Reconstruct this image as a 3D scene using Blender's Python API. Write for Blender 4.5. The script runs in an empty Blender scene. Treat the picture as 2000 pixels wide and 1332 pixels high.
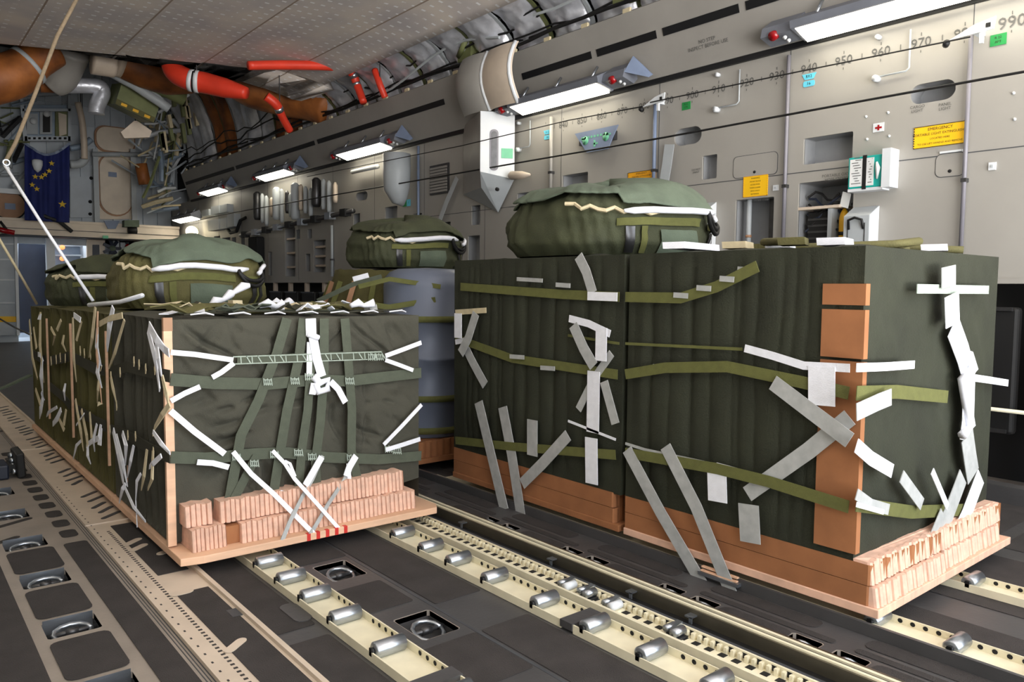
import bpy, bmesh, math, random
from mathutils import Vector, Matrix, noise as mnoise
random.seed(7)
S = bpy.context.scene
C = S.collection
PI = math.pi
# ------------------------------------------------------------------ camera
CAMZ = 1.19
FOC = 1500.0
YAW, PIT, ROL = [math.radians(a) for a in (39.6, -3.97, 0.5)]
_f = Vector((math.sin(YAW)*math.cos(PIT), math.cos(YAW)*math.cos(PIT), math.sin(PIT)))
_r = Vector((math.cos(YAW), -math.sin(YAW), 0))
_u = _r.cross(_f)
_r, _u = math.cos(ROL)*_r + math.sin(ROL)*_u, -math.sin(ROL)*_r + math.cos(ROL)*_u
CAM = Vector((0, 0, CAMZ))
cd = bpy.data.cameras.new('camera'); cam = bpy.data.objects.new('camera', cd); C.objects.link(cam)
cd.sensor_width = 36; cd.lens = FOC/2000*36; cd.clip_end = 200; cd.clip_start = .02
m3 = Matrix((_r, _u, -_f)).transposed()
cam.matrix_world = Matrix.Translation(CAM) @ m3.to_4x4()
S.camera = cam
def at(px, py, X=None, Y=None, Z=None):
    """where the line of sight through a photo pixel meets a real plane of the aircraft"""
    d = _f + _r*((px-1000)/FOC) - _u*((py-666)/FOC)
    if Z is not None: t = (Z-CAMZ)/d.z
    elif X is not None: t = X/d.x
    else: t = Y/d.y
    return CAM + d*t
# ------------------------------------------------------------------ world, lights, exposure
S.view_settings.view_transform = 'Standard'; S.view_settings.look = 'None'
S.view_settings.exposure = 0.5; S.view_settings.gamma = 1
S.view_settings.use_curve_mapping = False
w = bpy.data.worlds.new('world'); S.world = w; w.use_nodes = True
# overcast sky over sunlit concrete: the ground outside is the brighter half
_nt = w.node_tree; _bg = _nt.nodes['Background']
_tc = _nt.nodes.new('ShaderNodeTexCoord'); _sp = _nt.nodes.new('ShaderNodeSeparateXYZ'); _nt.links.new(_tc.outputs['Generated'], _sp.inputs[0])
_rp = _nt.nodes.new('ShaderNodeValToRGB'); _mr = _nt.nodes.new('ShaderNodeMapRange'); _mr.inputs['From Min'].default_value = -.12; _mr.inputs['From Max'].default_value = .05
_nt.links.new(_sp.outputs['Z'], _mr.inputs['Value']); _nt.links.new(_mr.outputs[0], _rp.inputs[0])
_rp.color_ramp.elements[0].color = (1.0, .97, .93, 1); _rp.color_ramp.elements[1].color = (.26, .28, .30, 1)
_nt.links.new(_rp.outputs[0], _bg.inputs[0]); _bg.inputs[1].default_value = 11.0
LAMP = 9.0      # emission of the cargo lamps
TAIL = -2.4      # the hold is open to daylight here
ld = bpy.data.lights.new('tail_opening', 'AREA'); ld.shape = 'RECTANGLE'; ld.size = 5.8; ld.size_y = 3.7
ld.cycles.is_portal = True
lo = bpy.data.objects.new('tail_opening', ld); C.objects.link(lo); lo.location = (2.27, TAIL-.05, 1.95)
lo.rotation_euler = (PI/2, 0, 0)
# ------------------------------------------------------------------ materials
def lin(c):
    return tuple(((v/255/12.92) if v/255 <= .04045 else ((v/255+.055)/1.055)**2.4) for v in c) + (1,)
MATS = {}
def mat(name, rgb, rough=.6, metal=0, var=.12, scale=6, bump=0, bscale=40, emit=0, stretch=(1,1,1), rgb2=None):
    if name in MATS: return MATS[name]
    m = bpy.data.materials.new(name); m.use_nodes = True; nt = m.node_tree; N = nt.nodes; L = nt.links
    b = N['Principled BSDF']; c = lin(rgb)
    b.inputs['Roughness'].default_value = rough; b.inputs['Metallic'].default_value = metal
    tc = N.new('ShaderNodeTexCoord'); mp = N.new('ShaderNodeMapping'); mp.inputs['Scale'].default_value = stretch
    L.new(tc.outputs['Object'], mp.inputs['Vector'])
    nz = N.new('ShaderNodeTexNoise'); nz.inputs['Scale'].default_value = scale; nz.inputs['Detail'].default_value = 5
    L.new(mp.outputs[0], nz.inputs['Vector'])
    rp = N.new('ShaderNodeValToRGB'); L.new(nz.outputs['Fac'], rp.inputs[0])
    rp.color_ramp.elements[0].position = .3; rp.color_ramp.elements[1].position = .72
    if rgb2: d = lin(rgb2); rp.color_ramp.elements[0].color = d; rp.color_ramp.elements[1].color = c
    else:
        rp.color_ramp.elements[0].color = tuple(v*(1-var) for v in c[:3])+(1,)
        rp.color_ramp.elements[1].color = tuple(min(1, v*(1+var)) for v in c[:3])+(1,)
    L.new(rp.outputs[0], b.inputs['Base Color'])
    if bump:
        n2 = N.new('ShaderNodeTexNoise'); n2.inputs['Scale'].default_value = bscale; n2.inputs['Detail'].default_value = 4
        L.new(mp.outputs[0], n2.inputs['Vector'])
        bp = N.new('ShaderNodeBump'); bp.inputs['Strength'].default_value = bump; bp.inputs['Distance'].default_value = .01
        L.new(n2.outputs['Fac'], bp.inputs['Height']); L.new(bp.outputs[0], b.inputs['Normal'])
    if emit:
        b.inputs['Emission Color'].default_value = c; b.inputs['Emission Strength'].default_value = emit
    MATS[name] = m
    return m
M_wall = mat('grey_wall_paint', (160,157,151), .45, .0, .05, 2)
M_wall2 = mat('sidewall_trim_paint', (150,147,142), .45, 0, .08, 2)
M_pocket = mat('pocket_paint', (150,152,155), .5, 0, .1)
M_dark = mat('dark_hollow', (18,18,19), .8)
M_blk = mat('black_rubber', (14,14,15), .6)
M_vent = mat('vent_strip', (22,23,26), .5, .2)
M_deck = mat('deck_metal', (172,162,152), .42, .35, .12, 5, .1, 60)
M_deckg = mat('deck_grey_metal', (86,85,86), .45, .3, .12, 5, .1, 60)
M_tan = mat('tan_rail_paint', (214,198,180), .5, .1, .08, 6)
M_skidm = mat('antiskid_grit', (56,52,51), .85, 0, .22, 9, .6, 260)
M_cream = mat('cream_tray_paint', (232,224,196), .5, 0, .08, 12)
M_alu = mat('brushed_aluminium', (176,182,190), .28, .9, .1, 20, .05, 80, stretch=(1,30,30))
M_steel = mat('dark_steel', (86,86,88), .4, .8, .15, 20)
M_rail = mat('rail_metal', (112,106,92), .3, .7, .12, 10)
M_olive = mat('olive_canvas', (70,69,59), .9, 0, .14, 7, .35, 220)
M_olive2 = mat('deep_olive_canvas', (84,80,44), .9, 0, .18, 6, .35, 200)
M_olive3 = mat('green_olive_canvas', (41,44,30), .85, 0, .2, 5, .3, 150)
M_web = mat('green_webbing', (80,86,72), .8, 0, .08, 30, .3, 300)
M_web2 = mat('olive_webbing', (98,100,52), .8, 0, .1, 30, .3, 300)
M_dkweb = mat('dark_olive_webbing', (48,47,33), .8, 0, .1, 30)
M_white = mat('white_cotton_tape', (236,238,246), .7, 0, .05, 30, .2, 200)
M_cream2 = mat('cream_cotton_tape', (206,192,158), .8, 0, .1, 30)
M_gtape = mat('grey_white_tape', (172,174,173), .75, 0, .12, 25)
M_grey_th = mat('silver_stitching', (160,172,160), .8, 0, .2, 90)
M_ply = mat('plywood', (226,184,152), .6, 0, .12, 5, stretch=(1,1,6))
M_ply2 = mat('end_grain_plywood', (230,186,160), .7, 0, .15, 12, stretch=(3,1,1))
M_hc = mat('honeycomb_board', (226,186,164), .85, 0, .14, 30)
M_hcb = mat('brown_honeycomb_board', (158,104,66), .85, 0, .14, 8)
M_redp = mat('red_paint', (205,48,40), .5)
M_pack = mat('parachute_pack_canvas', (92,104,88), .8, 0, .16, 8, .3, 120)
M_packg = mat('parachute_pack_green', (62,66,44), .8, 0, .2, 9, .3, 120)
M_packo = mat('parachute_pack_olive', (92,88,50), .8, 0, .2, 9, .3, 120)
M_drum = mat('blue_grey_drum', (104,112,130), .45, .1, .08, 3)
M_foil = mat('silver_foil_blanket', (214,216,224), .36, .55, .3, 4, .9, 9)
M_brownduct = mat('brown_duct_wrap', (178,108,52), .55, .1, .3, 3, .4, 10, rgb2=(96,52,26))
M_red = mat('red_duct', (214,58,36), .45, 0, .12, 4)
M_green = mat('zinc_green', (112,118,76), .6, 0, .2, 5)
M_blue = mat('structure_blue_grey', (146,162,180), .5, .2, .12, 5)
M_bulk = mat('bulkhead_paint', (184,192,200), .5, 0, .1, 3)
M_cream3 = mat('hatch_cream', (226,212,194), .6, 0, .08, 4)
M_brown = mat('hatch_brown', (168,128,98), .6)
M_flag = mat('flag_blue', (24,36,100), .8, 0, .15, 6, .2, 30)
M_gold = mat('flag_gold', (212,176,40), .7)
M_yel = mat('yellow_placard', (250,196,20), .5, 0, .03)
M_org = mat('amber_placard', (238,168,20), .5, 0, .03)
M_grn = mat('green_tag', (36,140,70), .5)
M_lgrn = mat('pale_green_tag', (110,190,150), .5)
M_cyan = mat('cyan_tag', (100,200,226), .5)
M_teal = mat('teal_box', (24,170,160), .5)
M_paper = mat('paper_white', (226,228,228), .6)
M_text = mat('printed_black', (40,34,22), .7)
M_textg = mat('stencil_grey', (92,92,90), .7)
M_plate = mat('slate_plate', (120,134,160), .5)
M_whitep = mat('white_paint', (216,220,224), .4, 0, .04)
M_lgrey = mat('light_grey_paint', (176,182,186), .45, 0, .05)
M_lampg = mat('lamp_housing_grey', (112,116,126), .5, .1)
M_redl = mat('red_lens', (150,14,22), .25)
M_glow = mat('lamp_diffuser', (255,246,224), .5, 0, .0, emit=LAMP)
M_warm = mat('orange_indicator', (255,140,80), .5, 0, 0, emit=1.2)
M_spot = mat('warm_spot_lens', (255,240,200), .5, 0, 0, emit=5)
M_oxy = mat('yellow_cylinder', (232,176,30), .4, 0, .08)
M_navy = mat('navy_plastic', (30,38,56), .45)
M_gap = mat('gap_grey', (70,72,76), .5)
M_cond = mat('conduit_grey', (128,126,134), .5, .1, .05)
M_rope = mat('tan_rope', (128,112,90), .85, 0, .15, 60)
# ceiling panel: rows of small pale fasteners
def ceiling_mat():
    m = bpy.data.materials.new('ceiling_panel'); m.use_nodes = True; nt = m.node_tree; N = nt.nodes; L = nt.links
    b = N['Principled BSDF']; b.inputs['Roughness'].default_value = .55
    tc = N.new('ShaderNodeTexCoord'); sp = N.new('ShaderNodeSeparateXYZ'); L.new(tc.outputs['Object'], sp.inputs[0])
    def mth(op, a, bv=None):
        n = N.new('ShaderNodeMath'); n.operation = op
        for i, v in enumerate((a, bv)):
            if v is None: continue
            if isinstance(v, (int, float)): n.inputs[i].default_value = v
            else: L.new(v, n.inputs[i])
        return n.outputs[0]
    def cell(o, s): return mth('ABSOLUTE', mth('SUBTRACT', mth('FRACT', mth('MULTIPLY', o, 1/s)), .5))
    dx = cell(sp.outputs['X'], .11); dy = cell(sp.outputs['Y'], .15)
    dot = mth('MULTIPLY', mth('LESS_THAN', dx, .2), mth('LESS_THAN', dy, .1))
    row = mth('GREATER_THAN', cell(sp.outputs['X'], .84), .04)
    sx = mth('LESS_THAN', cell(sp.outputs['X'], .92), .010)
    nz = N.new('ShaderNodeTexNoise'); nz.inputs['Scale'].default_value = 1.6; L.new(tc.outputs['Object'], nz.inputs[0])
    nz2 = N.new('ShaderNodeTexNoise'); nz2.inputs['Scale'].default_value = 4.5; nz2.inputs['Detail'].default_value = 6; L.new(tc.outputs['Object'], nz2.inputs[0])
    r1 = N.new('ShaderNodeValToRGB'); L.new(nz.outputs['Fac'], r1.inputs[0])
    r1.color_ramp.elements[0].color = lin((196,190,190)); r1.color_ramp.elements[1].color = lin((222,212,202))
    r1.color_ramp.elements[0].position = .35; r1.color_ramp.elements[1].position = .65
    thr = mth('GREATER_THAN', nz2.outputs['Fac'], .46)
    f = mth('MULTIPLY', mth('MULTIPLY', dot, row), mth('ADD', mth('MULTIPLY', thr, .6), .3))
    mx = N.new('ShaderNodeMixRGB'); L.new(f, mx.inputs[0]); L.new(r1.outputs[0], mx.inputs[1]); mx.inputs[2].default_value = lin((250,250,252))
    m2 = N.new('ShaderNodeMixRGB'); L.new(sx, m2.inputs[0]); L.new(mx.outputs[0], m2.inputs[1]); m2.inputs[2].default_value = lin((150,132,116))
    L.new(m2.outputs[0], b.inputs['Base Color'])
    return m
M_ceil = ceiling_mat()
# ------------------------------------------------------------------ builders
ORG = {}
ZOFF = 0
ORD = ['zeroth', 'first', 'second', 'third', 'fourth', 'fifth', 'sixth', 'seventh', 'eighth', 'ninth', 'tenth', 'eleventh', 'twelfth', 'thirteenth', 'fourteenth', 'fifteenth', 'sixteenth', 'seventeenth', 'eighteenth', 'nineteenth', 'twentieth'] + ['twenty-'+k for k in ('first', 'second', 'third', 'fourth', 'fifth', 'sixth', 'seventh', 'eighth', 'ninth')] + ['thirtieth']
def tag(o, label=None, cat=None, group=None, kind=None):
    if label: o['label'] = label
    if cat: o['category'] = cat
    if group: o['group'] = group
    if kind: o['kind'] = kind
    return o
def thing(name, loc, label, cat, group=None):
    o = bpy.data.objects.new(name, None); C.objects.link(o); o.location = loc; o.empty_display_size = .1
    ORG[o.name] = Vector(loc)
    return tag(o, label, cat, group)
class MB:
    def __init__(s): s.v = []; s.f = []; s.m = []; s.mi = 0; s.sm = []; s.smooth = False
    def add(s, vs, fs):
        k = len(s.v); s.v += [Vector(v) for v in vs]
        for f in fs: s.f.append([k+i for i in f]); s.m.append(s.mi); s.sm.append(s.smooth)
        return s
    def use(s, i): s.mi = i; return s
    def box(s, a, b):
        x0,y0,z0 = [min(p,q) for p,q in zip(a,b)]; x1,y1,z1 = [max(p,q) for p,q in zip(a,b)]
        return s.add([(x0,y0,z0),(x1,y0,z0),(x1,y1,z0),(x0,y1,z0),(x0,y0,z1),(x1,y0,z1),(x1,y1,z1),(x0,y1,z1)],
            [(0,3,2,1),(4,5,6,7),(0,1,5,4),(1,2,6,5),(2,3,7,6),(3,0,4,7)])
    def obox(s, c, ax, ay, az):     # centre and half axes
        c, ax, ay, az = map(Vector, (c, ax, ay, az))
        if ax.cross(ay).dot(az) < 0: az = -az
        vs = [c+ax*i+ay*j+az*k for k in (-1,1) for i,j in ((-1,-1),(1,-1),(1,1),(-1,1))]
        return s.add(vs, [(0,3,2,1),(4,5,6,7),(0,1,5,4),(1,2,6,5),(2,3,7,6),(3,0,4,7)])
    def prism(s, poly, d):          # closed 3D polygon pushed by vector d
        n = len(poly); d = Vector(d); P = [Vector(p) for p in poly]
        nr = Vector((0,0,0))
        for i in range(n): nr += P[i].cross(P[(i+1) % n])
        if nr.dot(d) > 0: P = P[::-1]
        return s.add(P+[p+d for p in P], [tuple(range(n)), tuple(range(2*n-1, n-1, -1))] +
                     [(i, i+n, (i+1) % n+n, (i+1) % n) for i in range(n)])
    def tube(s, pts, r, n=8, cap=True):
        pts = [Vector(p) for p in pts]; k = len(pts)
        R = r if isinstance(r, (list, tuple)) else [r]*k
        vs = []; up = None
        for i, p in enumerate(pts):
            t = (pts[min(i+1, k-1)]-pts[max(i-1, 0)])
            t = t.normalized() if t.length > 1e-9 else Vector((0,0,1))
            if up is None: up = Vector((0,0,1)) if abs(t.z) < .9 else Vector((1,0,0))
            a = (up - t*up.dot(t)); a = a.normalized() if a.length > 1e-6 else t.orthogonal().normalized()
            up = a; b = t.cross(a)
            vs += [p + (a*math.cos(2*PI*j/n)+b*math.sin(2*PI*j/n))*R[i] for j in range(n)]
        fs = [(i*n+j, i*n+(j+1) % n, (i+1)*n+(j+1) % n, (i+1)*n+j) for i in range(k-1) for j in range(n)]
        if cap: fs += [tuple(range(n-1, -1, -1)), tuple(range((k-1)*n, k*n))]
        o = s.smooth; s.smooth = n > 6; s.add(vs, fs); s.smooth = o
        return s
    def cyl(s, a, b, r, n=16): return s.tube([a, b], r, n)
    def ribbon(s, pts, w, nrm, th=.003, tw=0):   # flat tape along pts lying on a face with normal nrm
        pts = [Vector(p) for p in pts]; nrm = Vector(nrm).normalized(); k = len(pts); vs = []
        for i, p in enumerate(pts):
            t = (pts[min(i+1, k-1)]-pts[max(i-1, 0)]).normalized()
            sd = t.cross(nrm)
            sd = sd.normalized() if sd.length > 1e-6 else t.orthogonal().normalized()
            if tw:
                a = math.sin(i*1.7+tw)*tw; sd = sd*math.cos(a)+nrm*math.sin(a)
            q = nrm*th
            vs += [p-sd*w/2, p+sd*w/2, p+sd*w/2+q, p-sd*w/2+q]
        fs = []
        for i in range(k-1):
            for j in range(4): fs.append((i*4+j, i*4+(j+1) % 4, (i+1)*4+(j+1) % 4, (i+1)*4+j))
        fs += [(3,2,1,0), (k*4-4, k*4-3, k*4-2, k*4-1)]
        return s.add(vs, fs)
    def grid(s, nu, nv, fn, close_u=False):
        k = len(s.v); s.v += [Vector(fn(i/nu, j/nv)) for j in range(nv+1) for i in range(nu+1)]
        for j in range(nv):
            for i in range(nu):
                a = k+j*(nu+1)+i; s.f.append([a, a+1, a+nu+2, a+nu+1]); s.m.append(s.mi); s.sm.append(s.smooth)
        return s
    def build(s, name, mats, parent=None, bevel=0):
        me = bpy.data.meshes.new(name); o0 = ORG[parent.name] if parent else Vector((0,0,0))
        me.from_pydata([v-o0 for v in s.v], [], s.f)
        for mm in (mats if isinstance(mats, (list, tuple)) else [mats]): me.materials.append(mm)
        me.polygons.foreach_set('material_index', s.m); me.polygons.foreach_set('use_smooth', s.sm)
        me.update()
        ob = bpy.data.objects.new(name, me); C.objects.link(ob)
        if parent: ob.parent = parent
        ORG[ob.name] = o0
        if bevel:
            b = ob.modifiers.new('bevel', 'BEVEL'); b.width = bevel; b.segments = 2; b.limit_method = 'ANGLE'
        return ob
def fbm(p, s=1.0, seed=0): return mnoise.fractal(Vector(p)*s+Vector((seed*7.3, seed*3.1, 0)), 1.0, 2.0, 4)
def plate(outer, holes, thick, place):      # flat plate with holes -> (verts, faces), place maps (u, v, w) to the world
    cu = bpy.data.curves.new('tmp', 'CURVE'); cu.dimensions = '2D'; cu.fill_mode = 'BOTH'; cu.extrude = thick/2
    for lp in [outer]+holes:
        sp = cu.splines.new('POLY'); sp.points.add(len(lp)-1)
        for i, (a, b) in enumerate(lp): sp.points[i].co = (a, b, 0, 1)
        sp.use_cyclic_u = True
    ob = bpy.data.objects.new('tmp', cu); C.objects.link(ob); bpy.context.view_layer.update()
    me = bpy.data.meshes.new_from_object(ob.evaluated_get(bpy.context.evaluated_depsgraph_get()))
    vs = [place(v.co.x, v.co.y, v.co.z) for v in me.vertices]; fs = [tuple(p.vertices) for p in me.polygons]
    bpy.data.objects.remove(ob); bpy.data.curves.remove(cu); bpy.data.meshes.remove(me)
    return vs, fs
def rrect(x0, x1, y0, y1, r=.02, n=4):
    r = min(r, abs(x1-x0)/2*.999, abs(y1-y0)/2*.999); P = []
    for cx, cy, a in ((x1-r, y0+r, -90), (x1-r, y1-r, 0), (x0+r, y1-r, 90), (x0+r, y0+r, 180)):
        for i in range(n+1):
            t = math.radians(a+90*i/n); P.append((cx+r*math.cos(t), cy+r*math.sin(t)))
    return P
def text(s, size, loc, right, up, m, parent=None, name='lettering'):
    cu = bpy.data.curves.new('tmp', 'FONT'); cu.body = s; cu.size = size; cu.align_x = 'CENTER'; cu.align_y = 'CENTER'; cu.resolution_u = 2
    ob = bpy.data.objects.new('tmp', cu); C.objects.link(ob); bpy.context.view_layer.update()
    me = bpy.data.meshes.new_from_object(ob.evaluated_get(bpy.context.evaluated_depsgraph_get()))
    r, u = Vector(right), Vector(up); L = Vector(loc)
    mb = MB(); mb.add([L+r*v.co.x+u*v.co.y for v in me.vertices], [tuple(p.vertices) for p in me.polygons])
    bpy.data.objects.remove(ob); bpy.data.curves.remove(cu)
    return mb if parent is None else mb.build(name, m, parent)
WX = 5.2                      # inner face of the right sidewall
RW, UP = (0, -1, 0), (0, 0, 1)
def wp(px, py, d=0): return at(px, py, X=WX-d)
#@@STRUCT
# ================================================================== SETTING
# ---- floor: grey deck plates, black anti-skid panels, painted side rail
def patch(mb, x0, x1, y0, y1, r=.03, z=.002):
    mb.prism([(x, y, z) for x, y in rrect(x0, x1, y0, y1, r, 3)], (0, 0, .002))
def slot(mb, a, b, w, z=.0):
    a, b = Vector(a), Vector(b); t = (b-a); L_ = t.length; t.normalize(); n = Vector((-t.y, t.x, 0)); P = []
    for k in range(9):
        an = PI*k/8; P.append(a - t*math.sin(an)*w*.6 + n*math.cos(an)*w/2)
    for k in range(9):
        an = PI*k/8; P.append(b + t*math.sin(an)*w*.6 - n*math.cos(an)*w/2)
    mb.prism([(p.x, p.y, z) for p in P], (0, 0, .002))
fl = MB()
pockets = []                                   # (x0, x1, y0, y1) sunk tie-down wells
for k in range(8): yy = 2.36+.545*k; pockets.append((.40, .565, yy, yy+.15))
for k in range(3): yy = 2.12+.66*k-.0; pockets.append((1.38, 1.53, yy, yy+.2))
pockets += [(1.38, 1.53, 1.46, 1.64), (3.02, 3.16, .96, 1.14)]
for yy in (1.26, 1.83, 2.40, 3.0): pockets += [(2.335, 2.42, yy, yy+.11), (2.335, 2.42, yy-.16, yy-.05)]
vs, fs = plate([(-.9, TAIL), (5.6, TAIL), (5.6, 18.6), (-.9, 18.6)], [rrect(*p, .008, 1) for p in pockets], .02,
               lambda u, v, t: Vector((u, v, t-.01)))
fl.add(vs, fs)
fl.use(1)
# left deck anti-skid
patch(fl, -.7, .36, TAIL, 4.02, .04); patch(fl, -.7, .1, 4.1, 9, .04)
for k in range(3): yy = 2.36+.545*k; patch(fl, .395, .575, yy+.19, yy+.505, .03)
patch(fl, .395, .575, 1.6, 2.3, .03)
patch(fl, .615, .71, TAIL, 3.95, .02)
for k in range(12): yy = 4.05+.2*k; patch(fl, .63, .70, yy, yy+.12, .025)
slot(fl, (.40, 4.42, .002), (.55, 4.50, .002), .035); slot(fl, (.33, 4.12, .002), (.46, 4.2, .002), .035)
for k in range(14):
    yy = 7.3+.22*k; patch(fl, .55, .95, yy, yy+.05, .02)
# central lanes between the roller trays
for x0, x1, y0, y1 in ((1.0, 1.15, 2.46, 3.6), (1.0, 1.15, 1.2, 2.36), (1.315, 1.56, 3.02, 3.8), (1.31, 1.53, 2.42, 2.68),
    (1.575, 1.79, 2.34, 3.9), (1.575, 1.79, 1.1, 2.06), (1.31, 1.55, 1.75, 2.06), (1.31, 1.55, .9, 1.4)):
    patch(fl, x0, x1, y0, y1, .012)
patch(fl, 1.93, 1.995, TAIL, 9, .01)
for k in range(9):
    yy = .66+.57*k; patch(fl, 2.335, 2.42, yy+.14, yy+.42, .03)
for k in range(12):
    yy = .0+.62*k; patch(fl, 2.44, 2.475, yy, yy+.55, .015)
    patch(fl, 2.50, 2.58, yy+.1, yy+.55, .03)
for x0, x1 in ((2.80, 2.98), (3.18, 3.28), (3.45, 3.85), (4.0, 5.1)): patch(fl, x0, x1, -.5, 1.25, .02); patch(fl, x0, x1, 1.32, 9, .02)
# shallow grooves of the left deck edge
fl.use(2)
for xx in (.722, .732, .742): fl.box((xx, TAIL, .0), (xx+.003, 10.5, .0012))
fl.box((1.555, TAIL, 0), (1.565, 9, .0025)); 
floor = fl.build('floor', [M_deck, M_skidm, M_gap]); tag(floor, kind='structure')
# grey inner lane plate so that the centre reads darker than the left deck
lp = MB(); 
vs, fs = plate([(1.0, TAIL), (2.6, TAIL), (2.6, 18.5), (1.0, 18.5)], [rrect(p[0]-.004, p[1]+.004, p[2]-.004, p[3]+.004, .01, 1) for p in pockets if 1.1 < p[0] < 2.5], .0012, lambda u, v, t: Vector((u, v, t+.0007)))
lp.add(vs, fs); lp.box((2.6, TAIL, .0001), (5.1, 18.5, .0012))
o = lp.build('deck_plate', [M_deckg], floor)
pk = MB()
for x0, x1, y0, y1 in pockets:
    d = .05; pk.add([(x0,y0,-.001),(x1,y0,-.001),(x1,y1,-.001),(x0,y1,-.001),(x0,y0,-d),(x1,y0,-d),(x1,y1,-d),(x0,y1,-d)],
        [(4,5,6,7),(0,4,7,3),(1,2,6,5),(0,1,5,4),(3,7,6,2)])
pk.build('tie_down_well', [M_deckg], floor)
# ---- the guide rail beside the left stick
g = MB()
vs, fs = plate([(.745, TAIL), (.985, TAIL), (.985, 10.3), (.745, 10.3)], [], .016, lambda u, v, t: Vector((u, v, .008+t)))
g.add(vs, fs)
g.box((.968, TAIL, .016), (.985, 10.3, .03))
for yy in (2.02, 4.13, 6.3): g.box((.74, yy, .016), (.97, yy+.014, .022))
g.use(1)
for k in range(150): yy = -.2+.028*k; g.box((.803, yy, .0155), (.816, yy+.011, .0168))
for k in range(60): yy = .9+.07*k; g.box((.762, yy, .0155), (.768, yy+.012, .0168))
for (y0, y1) in ((2.06, 3.0), (3.24, 4.06), (.9, 1.95)):
    patch(g, .835, .955, y0, y1, .004, .0165)
g.use(2)
for yy in (2.42, 3.62, 3.72, 1.5): slot(g, (.835, yy, 0), (.885, yy+.04, 0), .035, .0188)
slot(g, (.92, 3.5, 0), (.96, 3.52, 0), .04, .0188)
slot(g, (.84, 3.0, 0), (.87, 3.0, 0), .05, .0188)
g.use(3)
for k, yy in enumerate([4.22, 4.34, 4.45, 4.60, 4.72, 5.05, 5.17, 5.30, 5.42, 5.75, 5.87, 6.0, 6.12, 6.35, 6.47, 6.6, 6.72, 6.95, 7.07, 7.2, 7.32, 7.6, 7.75, 7.9, 8.1, 8.25, 8.4, 8.6]):
    slot(g, (.84+.01*(k % 2), yy, 0), (.925-.012*(k % 3), yy+.075, 0), .026, .0166)
for yy in (2.66, 3.76, 5.2): g.box((.93, yy, .0165), (.965, yy+.07, .0195))
gr = g.build('guide_rail', [M_tan, M_skidm, M_tan, M_gap])
gr['label'] = 'tan painted guide rail with angled slots beside the left stack of bundles'; gr['category'] = 'rail'
# ---- walls, ceiling
def hole(xl, xr, yt, yb):
    a = at(xl, yt, X=WX); b = at(xl, yb, X=WX); c_ = at(xr, (yt+yb)/2, X=WX)
    return (c_.y, a.y, b.z, a.z)
HOLES = [  # xl, xr, yt, yb at the left edge; depth; corner radius
 (1570,1665,271,322,.16,.01), (1560,1665,358,500,.34,.01), (1437,1510,391,502,.22,.01), (1372,1400,305,351,.10,.01),
 (1098,1148,343,377,.14,.01), (1010,1075,378,440,.2,.01), (1778,1866,168,206,.16,.2), (1317,1370,254,287,.14,.2),
 (838,880,437,500,.14,.01), (921,938,402,440,.1,.01), (914,937,461,515,.12,.01), (752,776,405,446,.12,.01), (807,824,418,450,.1,.01),
 (695,718,377,393,.12,.2), (716,729,450,478,.1,.01), (690,703,418,440,.1,.01),
 (556,577,447,540,.16,.01), (612,636,470,532,.16,.01), (524,531,492,538,.12,.01), (597,606,496,530,.12,.01), (601,609,448,466,.1,.01), (578,586,449,467,.1,.01),
 (434,450,465,486,.14,.01), (453,461,464,482,.1,.01), (471,478,463,480,.1,.01), (418,430,462,476,.1,.01)]
HS = []
for h in HOLES:
    y0, y1, z0, z1 = hole(*h[:4]); HS.append((y0, y1, max(z0, 1.33), z1, h[4], h[5]))
wl = MB()
vs, fs = plate([(TAIL, 1.26), (18.5, 1.26), (18.5, 2.96), (TAIL, 2.96)], [rrect(a, b, c, d, r, 6) for a, b, c, d, _, r in HS], .02,
               lambda u, v, t: Vector((WX+.01+t, u, v)))
wl.add(vs, fs)
for y0, y1, z0, z1, d, r in HS:
    lpn = rrect(y0, y1, z0, z1, r, 6); n = len(lpn)
    wl.use(1).add([(WX+.015, a, b) for a, b in lpn]+[(WX+d, a, b) for a, b in lpn], [(i, (i+1) % n, (i+1) % n+n, i+n) for i in range(n)])
    wl.add([(WX+d, a, b) for a, b in lpn], [tuple(range(n))])
wl.use(0)
# lower sidewall: a ledge over a dark recess
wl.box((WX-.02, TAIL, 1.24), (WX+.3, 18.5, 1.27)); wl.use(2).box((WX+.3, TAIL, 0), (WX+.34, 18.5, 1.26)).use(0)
wl.box((WX+.36, TAIL, 1.2), (WX+.4, 18.5, 5.9))
# panel seams and rivet lines
wl.use(3)
for px_, y_ in ((1545, 341), (1400, 355), (1200, 385), (1995, 255)): pass
zs = wp(1545, 340).z
wl.box((WX-.0015, TAIL, zs), (WX+.001, 8.6, zs+.006))
for k in range(15):
    yy = -.52+1.215*k; wl.box((WX-.0015, yy, 1.27), (WX+.001, yy+.005, 2.95))
wall = wl.build('wall_right', [M_wall, M_pocket, M_dark, M_gap]); tag(wall, kind='structure')
# left wall, mirrored about the centre line, plain
lw = MB()
lw.box((-.72, TAIL, 0), (-.66, 18.5, 2.95)); lw.box((-.75, TAIL, 2.9), (-.66, 18.5, 3.5)); lw.box((-.95, TAIL, 3.4), (-.8, 18.5, 5.9))
for k in range(40): yy = TAIL+.56*k; lw.box((-.67, yy, 0), (-.62, yy+.05, 2.9))
tag(lw.build('wall_left', [M_wall]), kind='structure')
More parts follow.
